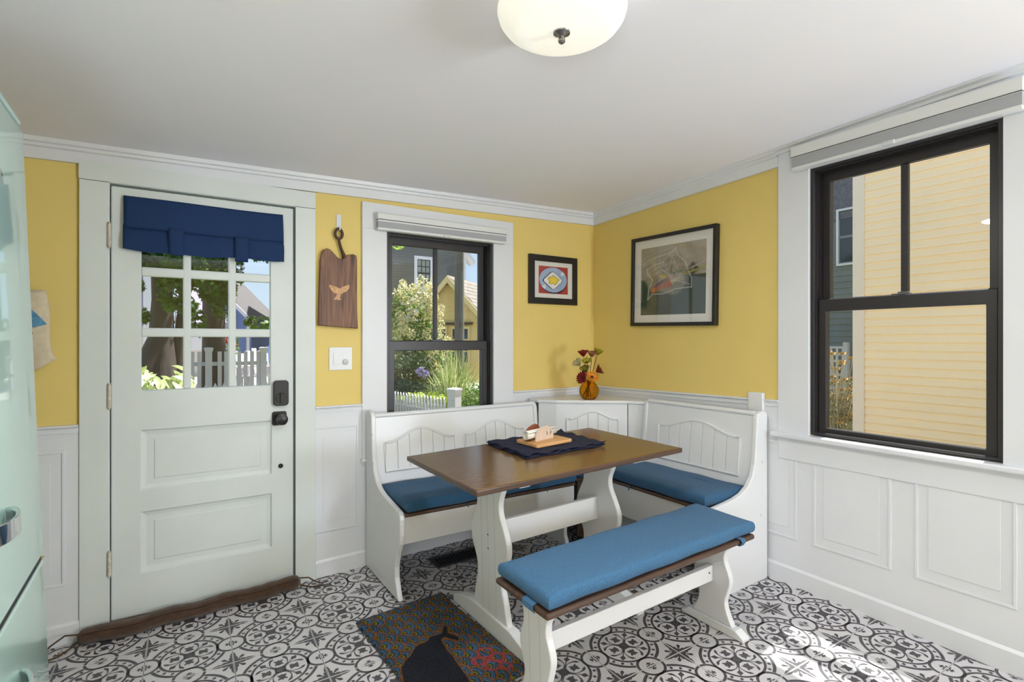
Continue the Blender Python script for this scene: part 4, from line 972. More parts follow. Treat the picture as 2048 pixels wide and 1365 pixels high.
MB().lathe([(.009,-.056),(.017,-.056),(.017,-.051),(.009,-.051)], (.052,0,-.022), 20, 'y').build('ring_print', M('ring_red', (96,40,36), .8), TBG)
MB().tube([(-.10,-.012,.150),(-.09,-.014,.22),(-.06,-.014,.28),(-.03,-.014,.22),(-.02,-.012,.152)], .006, 8).build('strap', canvas, TBG)
# ------------------------------------------------------------------ outside: garden, street and neighbours
GZ = -.38
grass_m = M('garden_ground', (96,104,58), .95, var=.35, vscale=1.5); pave = M('street_pavement', (140,136,130), .9, var=.08, vscale=3)
g = structure(box(-40,60,3.09,10.85,GZ-.2,GZ).box(2.78,60,-30,3.09,GZ-.2,GZ).build('ground', grass_m), 'garden ground outside the windows')
dw = structure(box(2.90,6.60,-14,5.4,GZ,GZ+.012).build('driveway', M('shell_gravel', (132,127,118), .95, var=.12, vscale=30, bump=.5, bscale=80)), 'pale shell gravel between the two houses')  # unseen bright ground added to reflect sun onto the siding and ceiling
st_ = structure(box(-40,60,10.85,80,GZ-.2,.16).build('street', pave), 'pale street and yards beyond the garden')
fence_w = M('white_fence_paint', (206,198,206), .6, var=.03, vscale=6)

def picket_mesh(w, h, t, kind):
    if kind == 'point': poly = [(-w/2,0),(w/2,0),(w/2,h-.085),(0,h),(-w/2,h-.085)]
    elif kind == 'round': poly = [(-w/2,0),(w/2,0),(w/2,h-.12),(w*.30,h-.03),(0,h),(-w*.30,h-.03),(-w/2,h-.12)]
    else: poly = [(-w/2,0),(w/2,0),(w/2,h-.004),(w*.4,h),(-w*.4,h),(-w/2,h-.004)]
    return MB().prism(poly, -t/2, t/2, 'y').mesh('picket', fence_w)
def post(x, w, h, parent, flare=.02):
    mb = MB(); mb.box(x-w/2,x+w/2,-w/2,w/2,0,h-.10)
    a, b = w/2, w/2+flare
    mb.add([(x-a,-a,h-.10),(x+a,-a,h-.10),(x+a,a,h-.10),(x-a,a,h-.10),(x-b,-b,h-.03),(x+b,-b,h-.03),(x+b,b,h-.03),(x-b,b,h-.03)], [(0,1,5,4),(1,2,6,5),(2,3,7,6),(3,0,4,7),(4,5,6,7)])
    mb.box(x-b,x+b,-b,b,h-.03,h-.012); c = b*.6
    mb.add([(x-b,-b,h-.012),(x+b,-b,h-.012),(x+b,b,h-.012),(x-b,b,h-.012),(x-c,-c,h),(x+c,-c,h),(x+c,c,h),(x-c,c,h)], [(0,1,5,4),(1,2,6,5),(2,3,7,6),(3,0,4,7),(4,5,6,7)])
    return mb.build('post', fence_w, parent, weld=False)
def fence(label, P, Q, z0, h, n, w, kind, rails, posts=()):
    L = math.hypot(Q[0]-P[0], Q[1]-P[1]); R = thing('picket_fence', label, 'fence', mat=Matrix.Translation((P[0],P[1],z0)) @ Matrix.Rotation(math.atan2(Q[1]-P[1],Q[0]-P[0]),4,'Z'))
    me = picket_mesh(w, h, .018, kind)
    for i in range(n):
        x = L*(i+.5)/n
        if any(abs(x-p[0]) < p[1]/2+w*.3 for p in posts): continue
        link_mesh('picket', me, R, (x,0,0))
    for z in rails: box(0,L,.012,.045,z-.035,z+.035).build('rail', fence_w, R)
    for p in posts: post(p[0], p[1], p[2], R)
    return R
fence('white pointed picket fence nearest the door, only its tips in view', (-1.6,8.0), (1.7,8.0), GZ, 1.135, 32, .072, 'point', (.25,.85))
fence('white picket fence with flat tops and two capped posts beside the street', (-.9,11.3), (1.62,11.3), .16, .95, 23, .066, 'flat', (.22,.72), ((1.52,.105,1.03),(2.445,.105,1.03)))
fence('short white picket fence in front of the ornamental grass', (2.80,7.66), (3.045,6.30), GZ, .94, 18, .042, 'round', (.18,.72))
FP = thing('fence_post', 'square white fence post with chamfered cap beside the grass', 'post', mat=Matrix.Translation((3.075,6.11,GZ)) @ Matrix.Rotation(.42,4,'Z')); post(0, .128, 1.085, FP, .010)

def leaf_cloud(blobs, n, size, seed, shape='diamond'):
    r = np.random.default_rng(seed); mb = MB(); tot = sum(b[3]*b[4]*b[5] for b in blobs)
    for (x,y,z,a,b,c) in blobs:
        k = int(n*(a*b*c)/tot)+1
        d = r.normal(size=(k,3)); d /= np.linalg.norm(d,axis=1)[:,None]; rad = r.uniform(.55,1.0,(k,1))**.6
        P = np.array([x,y,z])+d*rad*np.array([a,b,c])
        U = r.normal(size=(k,3)); U /= np.linalg.norm(U,axis=1)[:,None]; V = np.cross(U, r.normal(size=(k,3))); V /= np.linalg.norm(V,axis=1)[:,None]
        s = size*r.uniform(.6,1.25,(k,1))
        if shape == 'diamond':
            Q = np.stack([P-U*s*.5, P+V*s*.30, P+U*s*.5, P-V*s*.30], 1); m = 4
        else:
            ang = np.array([0,.35,.7,1.1,1.6,2.2,3.14,4.08,4.68,5.18,5.58,5.93]); rr3 = np.array([.55,.25,.52,.25,.42,.22,.30,.22,.42,.25,.52,.25]); m = 12
            Q = P[:,None,:]+s[:,None]*(U[:,None,:]*(rr3*np.cos(ang))[None,:,None]+V[:,None,:]*(rr3*np.sin(ang))[None,:,None])
        o = len(mb.v); mb.v += [tuple(p) for p in Q.reshape(-1,3).tolist()]
        mb.f += [[o+i*m+j for j in range(m)] for i in range(k)]; mb.mi += [mb.cur]*k
    return mb
def foliage(parent, name, blobs, n, size, seed, mat, shape='diamond'):
    o = leaf_cloud(blobs, n, size, seed, shape).build(name, mat, parent, weld=False, recalc=False); o['kind'] = 'stuff'; return o
maple = M('maple_leaf', (70,104,34), .55, var=.5, vscale=3.5, transl=.35); bark = M('maple_bark', (70,60,58), .95, var=.35, vscale=7, bump=.8, bscale=28, stretch=(1,1,.25))
def limb(mb, pts, rs): return mb.tube(pts, rs, 12)
T1 = thing('maple_tree', 'maple with broad flaring trunk seen through the left column of door panes', 'tree', (-.09,9.4,GZ))
mb = MB(); limb(mb, [(-.12,0,-.05),(-.10,0,.7),(-.06,0,1.35),(0,0,1.75),(.01,0,2.3),(-.02,.05,3.2),(-.1,.1,4.2)], [.40,.34,.27,.165,.135,.125,.09]); mb.build('trunk', bark, T1, smooth=80)
mb = MB(); limb(mb, [(.16,.02,-.05),(.17,.02,.9),(.22,.02,1.6),(.30,.03,2.4),(.5,.1,3.3)], [.20,.11,.085,.075,.05]); mb.build('second_stem', bark, T1, smooth=80)
foliage(T1, 'foliage', [(-.5,-.3,3.9,.9,.8,.7),(.2,-.2,4.3,1.0,.8,.8)], 1600, .13, 4, maple, 'maple')
foliage(T1, 'foliage', [(.14,-.55,2.52,.20,.2,.42),(.02,-.6,2.85,.30,.25,.28),(.32,-.5,2.75,.22,.25,.35),(-.22,-.5,3.0,.28,.25,.30),(-.30,-.6,2.45,.10,.15,.12),(-.26,-.6,2.02,.13,.15,.12),(.30,-.5,2.20,.14,.2,.16),(-.30,-.6,2.75,.14,.2,.16)], 2300, .115, 44, maple, 'maple')
T2 = thing('maple_tree', 'darker forked maple trunk seen through the middle column of door panes', 'tree', (.60,9.7,GZ))
mb = MB(); limb(mb, [(.03,0,-.05),(.01,0,.8),(0,0,1.7),(.01,0,2.35)], [.25,.185,.16,.165]); limb(mb, [(-.03,0,2.3),(-.09,0,2.75),(-.13,0,3.3),(-.2,0,4.2)], [.12,.10,.09,.07]); limb(mb, [(.05,0,2.3),(.11,0,2.75),(.15,0,3.3),(.3,0,4.2)], [.12,.10,.09,.07]); mb.build('trunk', bark, T2, weld=False, smooth=80)
foliage(T2, 'foliage', [(.72,-.3,3.75,.75,.5,.40),(.5,-.2,4.3,1.0,.7,.6),(1.25,-.4,3.75,.5,.4,.35)], 1700, .12, 9, maple, 'maple')
foliage(T2, 'foliage', [(-.05,-.7,2.62,.26,.3,.40),(-.24,-.6,2.85,.22,.25,.36),(.14,-.7,2.75,.22,.3,.42),(.06,-.7,2.25,.18,.2,.22),(.62,-.5,3.12,.30,.3,.16),(.90,-.4,3.05,.25,.3,.12),(.55,-.8,1.98,.20,.2,.10),(.78,-.9,1.82,.26,.2,.07),(-.26,-.7,1.95,.14,.2,.20)], 2500, .105, 49, maple, 'maple')
T2.location = (.744, 12.03, -.785); T2.scale = (1.24, 1.24, 1.24)
# variegated bush below the first maple: its big leaves one by one
VB = thing('variegated_bush', 'bush with big light green leaves behind the near fence', 'bush', (-.12,7.3,GZ))
vleaf = M('variegated_leaf', (148,166,84), .5, var=.35, vscale=14, col2=(228,232,186), transl=.2)
lm_ = MB().add([(0,0,0),(.05,.034,.012),(.10,.040,.010),(.155,.018,-.01),(.185,0,-.03),(.155,-.018,-.01),(.10,-.040,.010),(.05,-.034,.012),(.09,0,-.004)], [(0,1,8),(1,2,8),(2,3,8),(3,4,8),(4,5,8),(5,6,8),(6,7,8),(7,0,8)]).mesh('leaf', vleaf, recalc=False, smooth=80)
for i in range(85):
    a = rng.uniform(0,2*PI); rad = .36*rng.uniform(0,1)**.5; h = 1.08+.45*rng.uniform(0,1)*(1-.45*rad/.36)
    o = link_mesh('leaf', lm_, VB, (rad*math.cos(a)*.85, rad*math.sin(a), h)); o.rotation_euler = (rng.uniform(-.7,.7), rng.uniform(.1,1.1), a+rng.uniform(-.8,.8)); s = rng.uniform(.7,1.2); o.scale = (s,s,s)
mb = MB()
for i in range(14):
    a = i*.9; mb.tube([(0,0,0),(.1*math.cos(a),.1*math.sin(a),.5),(.25*math.cos(a),.25*math.sin(a),1.0)], .008, 5)
mb.build('stems', M('green_stem', (78,92,46), .8), VB, weld=False)['kind'] = 'stuff'
dark_leaf = M('dark_shrub_leaf', (46,70,34), .6, var=.5, vscale=6, transl=.3); mid_leaf = M('mid_shrub_leaf', (92,122,48), .6, var=.5, vscale=6, transl=.3)
def shrub(label, x, y, blobs, n, size, seed, mat):
    R = thing('shrub', label, 'shrub', (x,y,GZ)); foliage(R, 'foliage', blobs, n, size, seed, mat)
    mb = MB()
    for i in range(7):
        a = i*1.1; b = blobs[i % len(blobs)]; mb.tube([(.04*math.cos(a),.04*math.sin(a),0),(b[0]*.5,b[1]*.5,b[2]*.5),(b[0],b[1],b[2])], .012, 5)
    o = mb.build('stems', M('shrub_stem', (82,66,48), .9), R, weld=False); o['kind'] = 'stuff'; return R
shrub('small dark green shrub between the two picket fences', .22, 7.5, [(0,0,.75,.24,.2,.22),(.1,0,.5,.2,.2,.25)], 900, .05, 31, dark_leaf)
# cream hydrangea
HY = shrub('tall hydrangea covered in cream blossom outside the smaller window', 3.75, 9.0, [(0,0,1.2,.62,.5,.85),(-.1,0,2.1,.42,.4,.55),(-.25,0,.9,.5,.4,.6),(.35,0,1.3,.38,.35,.55)], 5200, .085, 12, mid_leaf)
bl = M('cream_blossom', (226,216,168), .8, var=.10, vscale=20, transl=.15); r = np.random.default_rng(5); mb = None
blobs = []
for i in range(150):
    t = r.uniform(0,1); z = .75+2.05*t; w = (.66-.36*max(0,(t-.45)/.55)) if t > .15 else .5; a = r.uniform(PI*.9, PI*2.25); blobs.append((w*math.cos(a)*r.uniform(.6,1), .5*math.sin(a), z+r.normal(0,.05), .075, .07, .095))
foliage(HY, 'blossom', blobs, 9000, .042, 6, bl)
HP = shrub('low dark hydrangea with violet flower heads behind the short fence', 3.42, 8.35, [(0,0,1.0,.45,.3,.55),(-.2,.1,.7,.3,.3,.5),(.3,0,.75,.3,.3,.5)], 2600, .085, 14, dark_leaf)
vio = M('violet_blossom', (170,158,206), .8, var=.12, vscale=25)
for i,(a,b,c) in enumerate(((-.06,-.36,1.20),(.0,-.38,1.24),(.06,-.36,1.19),(-.02,-.37,1.15),(.11,-.36,1.16),(.05,-.38,1.12))):
    leaf_cloud([(a,b,c,.036,.036,.034)], 110, .028, 40+i).build('flower_head', vio, HP, weld=False, recalc=False)
# ornamental grass
OG = thing('ornamental_grass', 'big clump of pale arching ornamental grass behind the fence post', 'grass', (3.88,7.75,GZ))
r = np.random.default_rng(2); mb = MB()
for i in range(760):
    a = r.uniform(0,2*PI); lean = r.uniform(.15,.95); h = r.uniform(1.3,1.95)*(1-.25*lean); b0 = r.normal(0,.10,2); w = r.uniform(.006,.013); P = []
    for t in (0,.35,.65,.85,1.0):
        P.append((b0[0]+math.cos(a)*lean*t**2.0*.9, b0[1]+math.sin(a)*lean*t**2.0*.9, h*(t-.42*lean*t**3.2)))
    sx, sy = -math.sin(a), math.cos(a); v = []
    for k, p in enumerate(P): ww = w*(1-k/4.6); v += [(p[0]-sx*ww,p[1]-sy*ww,p[2]),(p[0]+sx*ww,p[1]+sy*ww,p[2])]
    mb.cur = i % 3 == 0; mb.add(v, [(2*k,2*k+1,2*k+3,2*k+2) for k in range(4)])
mb.mi = [int(m) for m in mb.mi]
o = mb.build('blades', [M('grass_blade', (142,156,88), .6, var=.2, vscale=5, transl=.3), M('grass_blade_pale', (204,202,150), .6, transl=.3)], OG, weld=False, recalc=False); o['kind'] = 'stuff'
shrub('low yellow green shrub leaning over the short picket fence', 3.22, 7.35, [(0,0,.82,.34,.16,.10),(.35,0,.72,.3,.2,.12),(-.2,.05,.86,.2,.1,.06)], 700, .07, 16, M('yellow_green_leaf', (170,186,70), .6, var=.3, vscale=8, transl=.3))
shrub('small leafed green shrub to the right of the fence post', 3.85, 7.0, [(0,0,.55,.28,.25,.5),(.25,.1,.45,.3,.25,.4)], 2400, .05, 18, mid_leaf)
stone_m = M('garden_stone', (92,90,90), .9, var=.2, vscale=8)
for i,(x,y,z,s,lb) in enumerate(((3.18,8.0,.42,.20,'dark garden stone under the violet hydrangea, leftmost'),(3.42,7.95,.40,.17,'dark garden stone under the violet hydrangea, middle one'),(3.64,7.95,.40,.15,'dark garden stone under the violet hydrangea, rightmost'))):
    bm = bmesh.new(); bmesh.ops.create_icosphere(bm, subdivisions=2, radius=s)
    for v in bm.verts: v.co = Vector((v.co.x*1.3, v.co.y, v.co.z*.7))*(1+.12*math.sin(9*v.co.x+i)+.1*math.cos(13*v.co.z))
    me = bpy.data.meshes.new('stone'); bm.to_mesh(me); bm.free(); me.materials.append(stone_m); o = link_mesh('stone', me, None, (x,y,GZ+z)); tag(o, lb, 'stone', 'stones in the flower bed')
bm = bmesh.new()
box(2.9,4.0,7.85,8.3,GZ,GZ+.36).build('flower_bed', M('soil', (60,48,38), .95, var=.3, vscale=9)); tag(bpy.data.objects['flower_bed'], 'raised bed of dark soil behind the short fence', 'flower bed')

# utility pole
UP = MB().tube([(6.18,12,GZ+.45),(6.18,12,3),(6.19,12,7.5)], [.125,.120,.105], 18).build('utility_pole', M('weathered_pole', (116,108,96), .9, var=.25, vscale=10, stretch=(4,4,.2), bump=.4, bscale=30), smooth=60); tag(UP, 'weathered round wooden utility pole in front of the yellow shed', 'pole')

def clap(w, z0, z1, exp, name, mat, parent, y=0, holes=(), x0=0, gable=None, single=False):
    """lapped boards on a wall facing -y; GABLE(z) -> (xa, xb) trims the boards; SINGLE: each board its own object"""
    z = z0; all_ = MB(); k = 0
    while z < z1-.001:
        zt = min(z+exp, z1); a, b = (x0, x0+w) if not gable else gable(min(zt, z1))
        spans = [(a, b)]
        for h in holes:
            if zt > h[2]+.005 and z < h[3]-.005:
                spans = [q for s in spans for q in ((s[0], min(s[1], h[0])), (max(s[0], h[1]), s[1])) if q[1]-q[0] > .01]
        for a, b in spans:
            if b <= a: continue
            mb = MB() if single else all_
            mb.add([(a,y-.020,z),(b,y-.020,z),(b,y-.004,zt+.004),(a,y-.004,zt+.004),(a,y,z),(b,y,z),(b,y,zt),(a,y,zt)], [(0,1,2,3),(0,4,5,1),(0,3,7,4),(1,5,6,2)])
            if single: mb.build('clapboard', mat, parent, weld=False, recalc=False); k += 1
        z += exp
    if not single:
        o = all_.build(name, mat, parent, weld=False, recalc=False); o['kind'] = 'stuff'; return o
wtrim = M('white_house_trim', (224,222,222), .6); dark_glass = M('dark_window_glass', (42,48,52), .08, coat=.5); pale_glass = M('pale_window_glass', (150,160,156), .1, coat=.4)
def house_window(parent, x0, x1, z0, z1, y, cols, rows, tw, sash_m, gl, sill=True):
    f = MB().holes(x0,x1,z0,z1,y-.05,y+.02,[(x0+tw,x1-tw,z0+tw,z1-tw)],'y').build('window_trim', wtrim, parent)
    a, b, c, d = x0+tw, x1-tw, z0+tw, z1-tw; mb = MB(); t = .030
    zm = (c+d)/2; mb.holes(a,b,c,d,y-.02,y,[(a+t+i*(b-a-t)/cols, a+(i+1)*(b-a-t)/cols, c+t+j*(d-c-t)/rows, c+(j+1)*(d-c-t)/rows) for i in range(cols) for j in range(rows)],'y'); mb.box(a,b,y-.03,y,zm-.03,zm+.03)
    mb.build('sash', sash_m, f, weld=False); box(a,b,y-.004,y+.004,c,d).build('pane', gl, f)
    return f
# grey clapboard house far behind
GH = thing('house', 'slate grey clapboard house with a white trimmed window behind the hydrangea', 'house', (4.6,20,.16))
gsid = M('slate_clapboard', (108,108,102), .8, var=.06, vscale=2)
box(0,5.85,.0,5,0,7.2).build('wall', M('slate_wall', (84,92,98), .9), GH)
clap(5.8, 0, 7.2, .115, 'siding', gsid, GH, y=0, holes=[(3.66,4.49,3.20,4.58)])
house_window(GH, 3.66, 4.49, 3.20, 4.58, 0, 3, 4, .13, M('dark_sash', (40,44,46), .5), pale_glass)
box(5.74,6.0,-.03,.2,0,7.2).build('corner_board', wtrim, GH)
MB().add([(5.75,-.3,5.15),(6.30,-.3,4.55),(6.30,-.3,4.40),(5.75,-.3,5.0),(5.75,.3,5.15),(6.30,.3,4.55),(6.30,.3,4.40),(5.75,.3,5.0)], [(0,1,2,3),(7,6,5,4),(0,4,5,1),(1,5,6,2),(2,6,7,3),(3,7,4,0)]).build('eave_trim', wtrim, GH)
PR = box(3.3,5.3,-1.4,-.02,0,2.55).build('porch', wtrim, GH)
MB().add([(3.0,-1.7,2.55),(5.6,-1.7,2.55),(5.3,-.02,3.20),(3.6,-.02,3.20),(3.0,-.02,2.55),(5.6,-.02,2.55)], [(0,1,2,3),(0,3,4),(1,5,2),(0,4,5,1),(3,2,5,4)]).build('porch_roof', M('porch_roof_grey', (188,184,182), .8), GH)

def gable_house(name, label, cat, mat4, w, d, h, rise, wall_m, roof_m, trim_m, exp, over=.22):
    """gable end faces local -y, ridge along y"""
    R = thing(name, label, cat, mat=mat4)
    MB().prism([(-w/2,0),(w/2,0),(w/2,h),(0,h+rise),(-w/2,h)], 0, d, 'y').build('wall', wall_m, R)
    sl_ = rise/(w/2); ex = over
    for s in (-1, 1):
        x1, z1 = s*(w/2+ex), h-ex*sl_
        MB().add([(0,-over,h+rise+.02),(x1,-over,z1+.02),(x1,d+over,z1+.02),(0,d+over,h+rise+.02),(0,-over,h+rise+.10),(x1,-over,z1+.10),(x1,d+over,z1+.10),(0,d+over,h+rise+.10)], [(0,1,2,3),(4,7,6,5),(0,4,5,1),(1,5,6,2),(2,6,7,3),(3,7,4,0)]).build('roof', roof_m, R)
        MB().add([(0,-over-.03,h+rise-.10),(x1,-over-.03,z1-.10),(x1,-over-.03,z1+.09),(0,-over-.03,h+rise+.09),(0,-over,h+rise-.10),(x1,-over,z1-.10),(x1,-over,z1+.09),(0,-over,h+rise+.09)], [(0,1,2,3),(7,6,5,4),(0,4,5,1),(1,5,6,2),(2,6,7,3),(3,7,4,0)]).build('rake_board', trim_m, R)
    if exp: clap(w, 0, h+rise-.15, exp, 'siding', wall_m, R, y=0, gable=lambda z: (-w/2, w/2) if z <= h else (-(w/2)*(1-(z-h)/rise), (w/2)*(1-(z-h)/rise)))
    return R
ylw = M('yellow_shed_clapboard', (222,194,124), .8, var=.04, vscale=3); shing = M('cedar_shingle', (128,118,108), .9, var=.22, vscale=9)
YS = gable_house('shed', 'yellow clapboard shed with a shingled roof behind the utility pole', 'shed', Matrix.Translation((6.60,13.4,.1)) @ Matrix.Rotation(-.88,4,'Z'), 1.75, 2.6, 1.98, .95, ylw, M('shingle_deck', (88,78,74), .9), M('yellow_trim', (232,208,146), .7), .12, .16)
# rows of shingles on the shed's visible slope
s_ = math.atan2(.95,.875); Ls = math.hypot(.875+.16, .95*(1.035/.875))
for kx in range(9):
    for ky in range(12):
        if random.random() < .0: continue
        u0 = kx*Ls/9; y0 = -.16+ky*.245+(.12 if kx % 2 else 0)
        x0, z0 = (u0)*math.cos(s_), 1.98+.95+.105-u0*math.sin(s_); u1 = u0+Ls/9+.02; x1, z1 = u1*math.cos(s_), 1.98+.95+.120-u1*math.sin(s_)
        MB().add([(x0,y0+.004,z0),(x1,y0+.004,z1),(x1,y0+.240,z1),(x0,y0+.240,z0),(x1,y0+.004,z1-.022),(x1,y0+.240,z1-.022)], [(0,1,2,3),(1,4,5,2)]).build('shingle', shing, YS, weld=False, recalc=False)
for x0 in (-.62,.06):
    dr = box(x0,x0+.56,-.05,-.01,.1,1.62).build('door', ylw, YS)
    for i in range(2):
        for j in range(3): box(x0+.05+i*.24,x0+.26+i*.24,-.055,-.045,.62+j*.32,.90+j*.32).build('pane', dark_glass, dr)
box(-.72,.70,-.08,-.02,1.66,1.72).build('door_track', M('rusty_iron', (84,66,48), .8), YS)
# houses seen through the door
gable_house('house', 'blue gabled house with white trim beyond the street', 'house', Matrix.Translation((1.62,25.2,.16)) @ Matrix.Rotation(-.72,4,'Z'), 3.3, 1.5, 2.10, 1.55, M('blue_clapboard', (104,132,182), .8, var=.04, vscale=2), M('grey_asphalt_roof', (88,84,86), .9, var=.15, vscale=14), wtrim, .14, .25)
BH = [o for o in COL.objects if o.get('label') == 'blue gabled house with white trim beyond the street'][0]
house_window(BH, .42, .98, 1.55, 2.30, -.02, 2, 4, .09, wtrim, pale_glass)
house_window(BH, .42, .98, .45, 1.25, -.02, 2, 3, .09, wtrim, pale_glass)
box(1.44,1.58,-.04,.1,0,2.2).build('corner_board', wtrim, BH)
PB = thing('house', 'low white house with a peach coloured door right of the blue house', 'house', (3.0,26,.16))
box(0,3,0,4,0,1.45).build('wall', M('cream_wall', (226,214,196), .8), PB); d_r = box(.16,.50,-.04,0,.0,1.38).build('door', M('peach_door', (216,160,112), .7), PB)
for i in range(3): box(.21+i*.09,.27+i*.09,-.05,-.038,.98,1.24).build('pane', dark_glass, d_r)
MB().prism([(-.1,1.45),(3.1,1.45),(3.1,1.6),(-.1,1.6)], -.2, 4, 'y').build('roof', M('pale_roof', (196,190,184), .8), PB)
LV_ = thing('house', 'lavender grey clapboard house with white trim behind the maples', 'house', (-3.2,18,.16))
box(0,2.62,0,4,0,4.6).build('wall', M('lavender_wall', (150,144,166), .8), LV_); clap(2.62, 1.55, 4.6, .13, 'siding', M('lavender_clapboard', (158,152,176), .8), LV_, y=0, holes=[(2.52,2.86,1.8,3.2)])
box(2.60,2.86,-.04,.2,0,4.6).build('corner_board', wtrim, LV_); box(0,2.62,-.03,.0,0,1.55).build('lower_wall', M('pale_lower_wall', (206,196,186), .8), LV_)
WH_ = thing('house', 'white house with a purple grey roof behind the second maple', 'house', (.30,20,.16))
box(0,1.15,0,4,0,1.75).build('wall', M('white_house_wall', (214,204,194), .8), WH_)
MB().add([(-.1,-.15,1.75),(1.3,-.15,1.75),(1.3,2,3.1),(-.1,2,3.1),(-.1,4,1.75),(1.3,4,1.75)], [(0,1,2,3),(3,2,5,4),(0,3,4),(1,5,2)]).build('roof', M('purple_grey_roof', (134,126,150), .9, var=.12, vscale=20), WH_)
box(.30,.62,-.03,0,.85,1.35).build('window_trim', wtrim, WH_)
# two white garden chairs behind the street fence
def garden_chair(label, x, y, rz):
    R = thing('garden_chair', label, 'chair', mat=Matrix.Translation((x,y,.16)) @ Matrix.Rotation(rz,4,'Z'), group='white garden chairs')
    for i in range(5):
        a = (i-2)*.105; hgt = .98-.06*abs(i-2)
        MB().add([(a-.045,.10,.35),(a+.045,.10,.35),(a*1.25+.05,.36,hgt),(a*1.25-.05,.36,hgt),(a-.045,.13,.35),(a+.045,.13,.35),(a*1.25+.05,.39,hgt),(a*1.25-.05,.39,hgt)], [(0,1,2,3),(7,6,5,4),(0,4,5,1),(1,5,6,2),(2,6,7,3),(3,7,4,0)]).build('back_slat', fence_w, R)
    MB().add([(-.27,-.42,.40),(.27,-.42,.40),(.25,.12,.32),(-.25,.12,.32),(-.27,-.42,.43),(.27,-.42,.43),(.25,.12,.35),(-.25,.12,.35)], [(0,1,2,3),(7,6,5,4),(0,4,5,1),(1,5,6,2),(2,6,7,3),(3,7,4,0)]).build('seat', fence_w, R)
    for s in (-1, 1):
        box(s*.33-.07,s*.33+.07,-.45,.30,.58,.605).build('arm', fence_w, R); box(s*.30-.015,s*.30+.015,-.40,-.30,0,.58).build('leg', fence_w, R); box(s*.30-.015,s*.30+.015,.16,.26,0,.58).build('leg', fence_w, R)
garden_chair('white slatted garden chair behind the street fence, nearer the blue window', 1.32, 12.9, .5); garden_chair('white slatted garden chair behind the street fence, nearer the peach door', 1.72, 13.3, .15)
RF = shrub('bright red flowering plant behind the street fence post', 1.02, 13.0, [(0,0,1.25,.3,.2,.35)], 500, .07, 22, mid_leaf)
RF.location.z = .0; foliage(RF, 'blossom', [(.05,-.22,1.36,.10,.05,.12),(.12,-.22,1.22,.08,.05,.08)], 160, .06, 23, M('red_blossom', (196,54,38), .7))

# through the large window: the cream clapboard neighbour, one object per board
NB = thing('house', 'cream clapboard house wall close outside the large window', 'house', mat=Matrix.Translation((6.6,2.86,GZ)) @ Matrix.Rotation(-PI/2,4,'Z'))
cream = M('cream_clapboard', (250,226,190), .65, var=.03, vscale=1.5); ctrim = M('cream_white_trim', (232,216,200), .6, var=.02, vscale=2)
box(0,7.5,.0,5,0,5.4).build('wall', M('cream_wall_sheathing', (224,196,156), .9), NB)
clap(7.5, .15, 5.3, .0895, 'siding', cream, NB, y=0, x0=.0, single=True)
box(-.115,.004,-.030,.12,0,5.3).build('corner_board', ctrim, NB, bevel=.003)
box(-.3,7.7,-.35,.1,5.3,5.45).build('eave', ctrim, NB)
# slate shingled house and white lattice further back
SH = thing('house', 'dark slate blue house with a dark window behind the cream house', 'house', mat=Matrix.Translation((14,8.6,GZ)) @ Matrix.Rotation(-PI/2,4,'Z'))
box(0,6,0,6,0,7).build('wall', M('slate_blue_wall', (108,112,112), .85), SH); clap(6, 0, 4.7, .15, 'siding', M('slate_blue_clapboard', (122,128,126), .8, var=.08, vscale=3), SH, y=0)
MB().add([(-.5,-.45,7.2),(6.5,-.45,7.2),(6.5,-.45,7.4),(-.5,-.45,7.4)], [(0,1,2,3)]).box(-.5,6.5,-.45,.1,7.0,7.4).build('eave', M('slate_roof', (90,88,98), .9, var=.2, vscale=10), SH)
MB().add([(1.2,-.05,4.7),(6.2,-.05,4.7),(6.2,-.05,7.0),(2.6,-.05,7.0)], [(0,1,2,3)]).build('upper_gable', M('slate_roof_shingle', (104,102,112), .9, var=.25, vscale=16), SH, recalc=False)
house_window(SH, 1.92, 2.75, 3.55, 4.95, -.03, 1, 2, .05, M('grey_sash', (120,130,136), .6), dark_glass)
LT = thing('lattice_fence', 'white lattice fence panel in front of the slate blue house', 'fence', mat=Matrix.Translation((12,6.6,GZ)) @ Matrix.Rotation(-PI/2,4,'Z'))
mb = MB()
for i in range(9): mb.box(i*.12,i*.12+.045,-.01,.01,.2,1.56)
for j in range(10): mb.box(0,1.02,-.02,0,.22+j*.145,.27+j*.145)
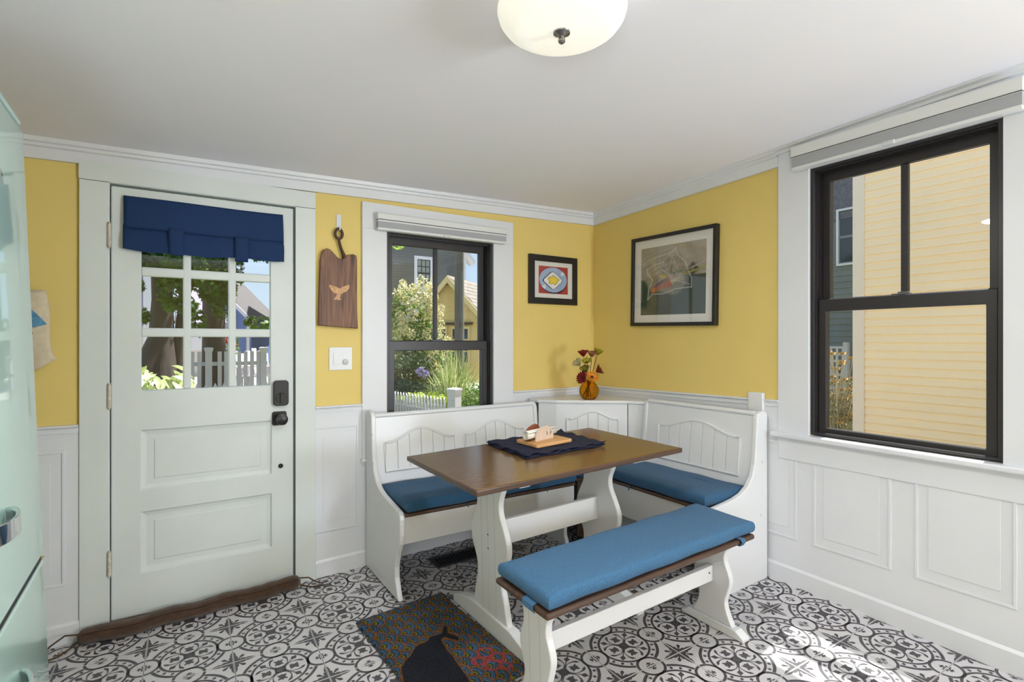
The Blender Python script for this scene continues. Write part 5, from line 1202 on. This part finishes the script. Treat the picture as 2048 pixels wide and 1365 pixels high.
o = mb.build('lattice', fence_w, LT, weld=False); o['kind'] = 'stuff'; box(-.09,0,-.05,.05,0,1.66).build('post', fence_w, LT); box(1.0,1.09,-.05,.05,0,1.66).build('post', fence_w, LT)
# dried flowers close to the neighbour's corner
DF = thing('dried_plant', 'dry stemmed plant with flat tan flower heads by the corner board', 'plant', (7.2,3.44,GZ))
r = np.random.default_rng(17); mb = MB(); tips = []
for i in range(90):
    a = r.uniform(0,2*PI); l = r.uniform(.03,.38); h = r.uniform(.75,1.62)-.4*l; tip = (l*math.cos(a), l*math.sin(a), h); m_ = (tip[0]*.45+r.normal(0,.03), tip[1]*.45+r.normal(0,.03), h*.55)
    mb.tube([(tip[0]*.1, tip[1]*.1, 0), m_, tip], .004, 4); tips.append(tip)
    for k in range(2):
        q = (m_[0]+r.normal(0,.10), m_[1]+r.normal(0,.10), m_[2]+r.uniform(.1,.25)); mb.tube([m_, q], .0028, 4)
o = mb.build('stems', M('dry_stem', (190,182,160), .9), DF, weld=False); o['kind'] = 'stuff'
fh = M('dry_flower_head', (178,150,98), .9, var=.35, vscale=60); hm = leaf_cloud([(0,0,0,.050,.050,.010)], 46, .030, 77).mesh('flower_head', fh, weld=False, recalc=False)
for t in tips[:60]: link_mesh('flower_head', hm, DF, t)
foliage(DF, 'foliage', [(0,0,.55,.36,.34,.42),(0,0,.95,.30,.30,.28)], 1500, .045, 78, M('dry_leaf', (128,126,92), .8, var=.4, vscale=9, transl=.2))
# leafy twig at the top of the smaller window
TW_ = thing('young_tree', 'young tree whose bright leafy branch end shows at the top left of the smaller window', 'tree', (2.42,6.4,2.55))
MB().tube([(-.64,.1,GZ-2.55),(-.64,.1,-.8),(-.62,.1,.3),(-.55,.1,1.4)], [.055,.05,.04,.02], 10).build('trunk', bark, TW_, smooth=80)
MB().tube([(-.62,.1,.45),(-.3,.05,.25),(0,0,.02)], [.022,.012,.005], 6).build('branch', bark, TW_); foliage(TW_, 'foliage', [(-.02,0,.02,.14,.1,.12),(-.2,.05,.2,.18,.1,.16)], 90, .085, 51, M('bright_leaf', (140,168,50), .5, var=.3, vscale=10, transl=.4), 'maple')
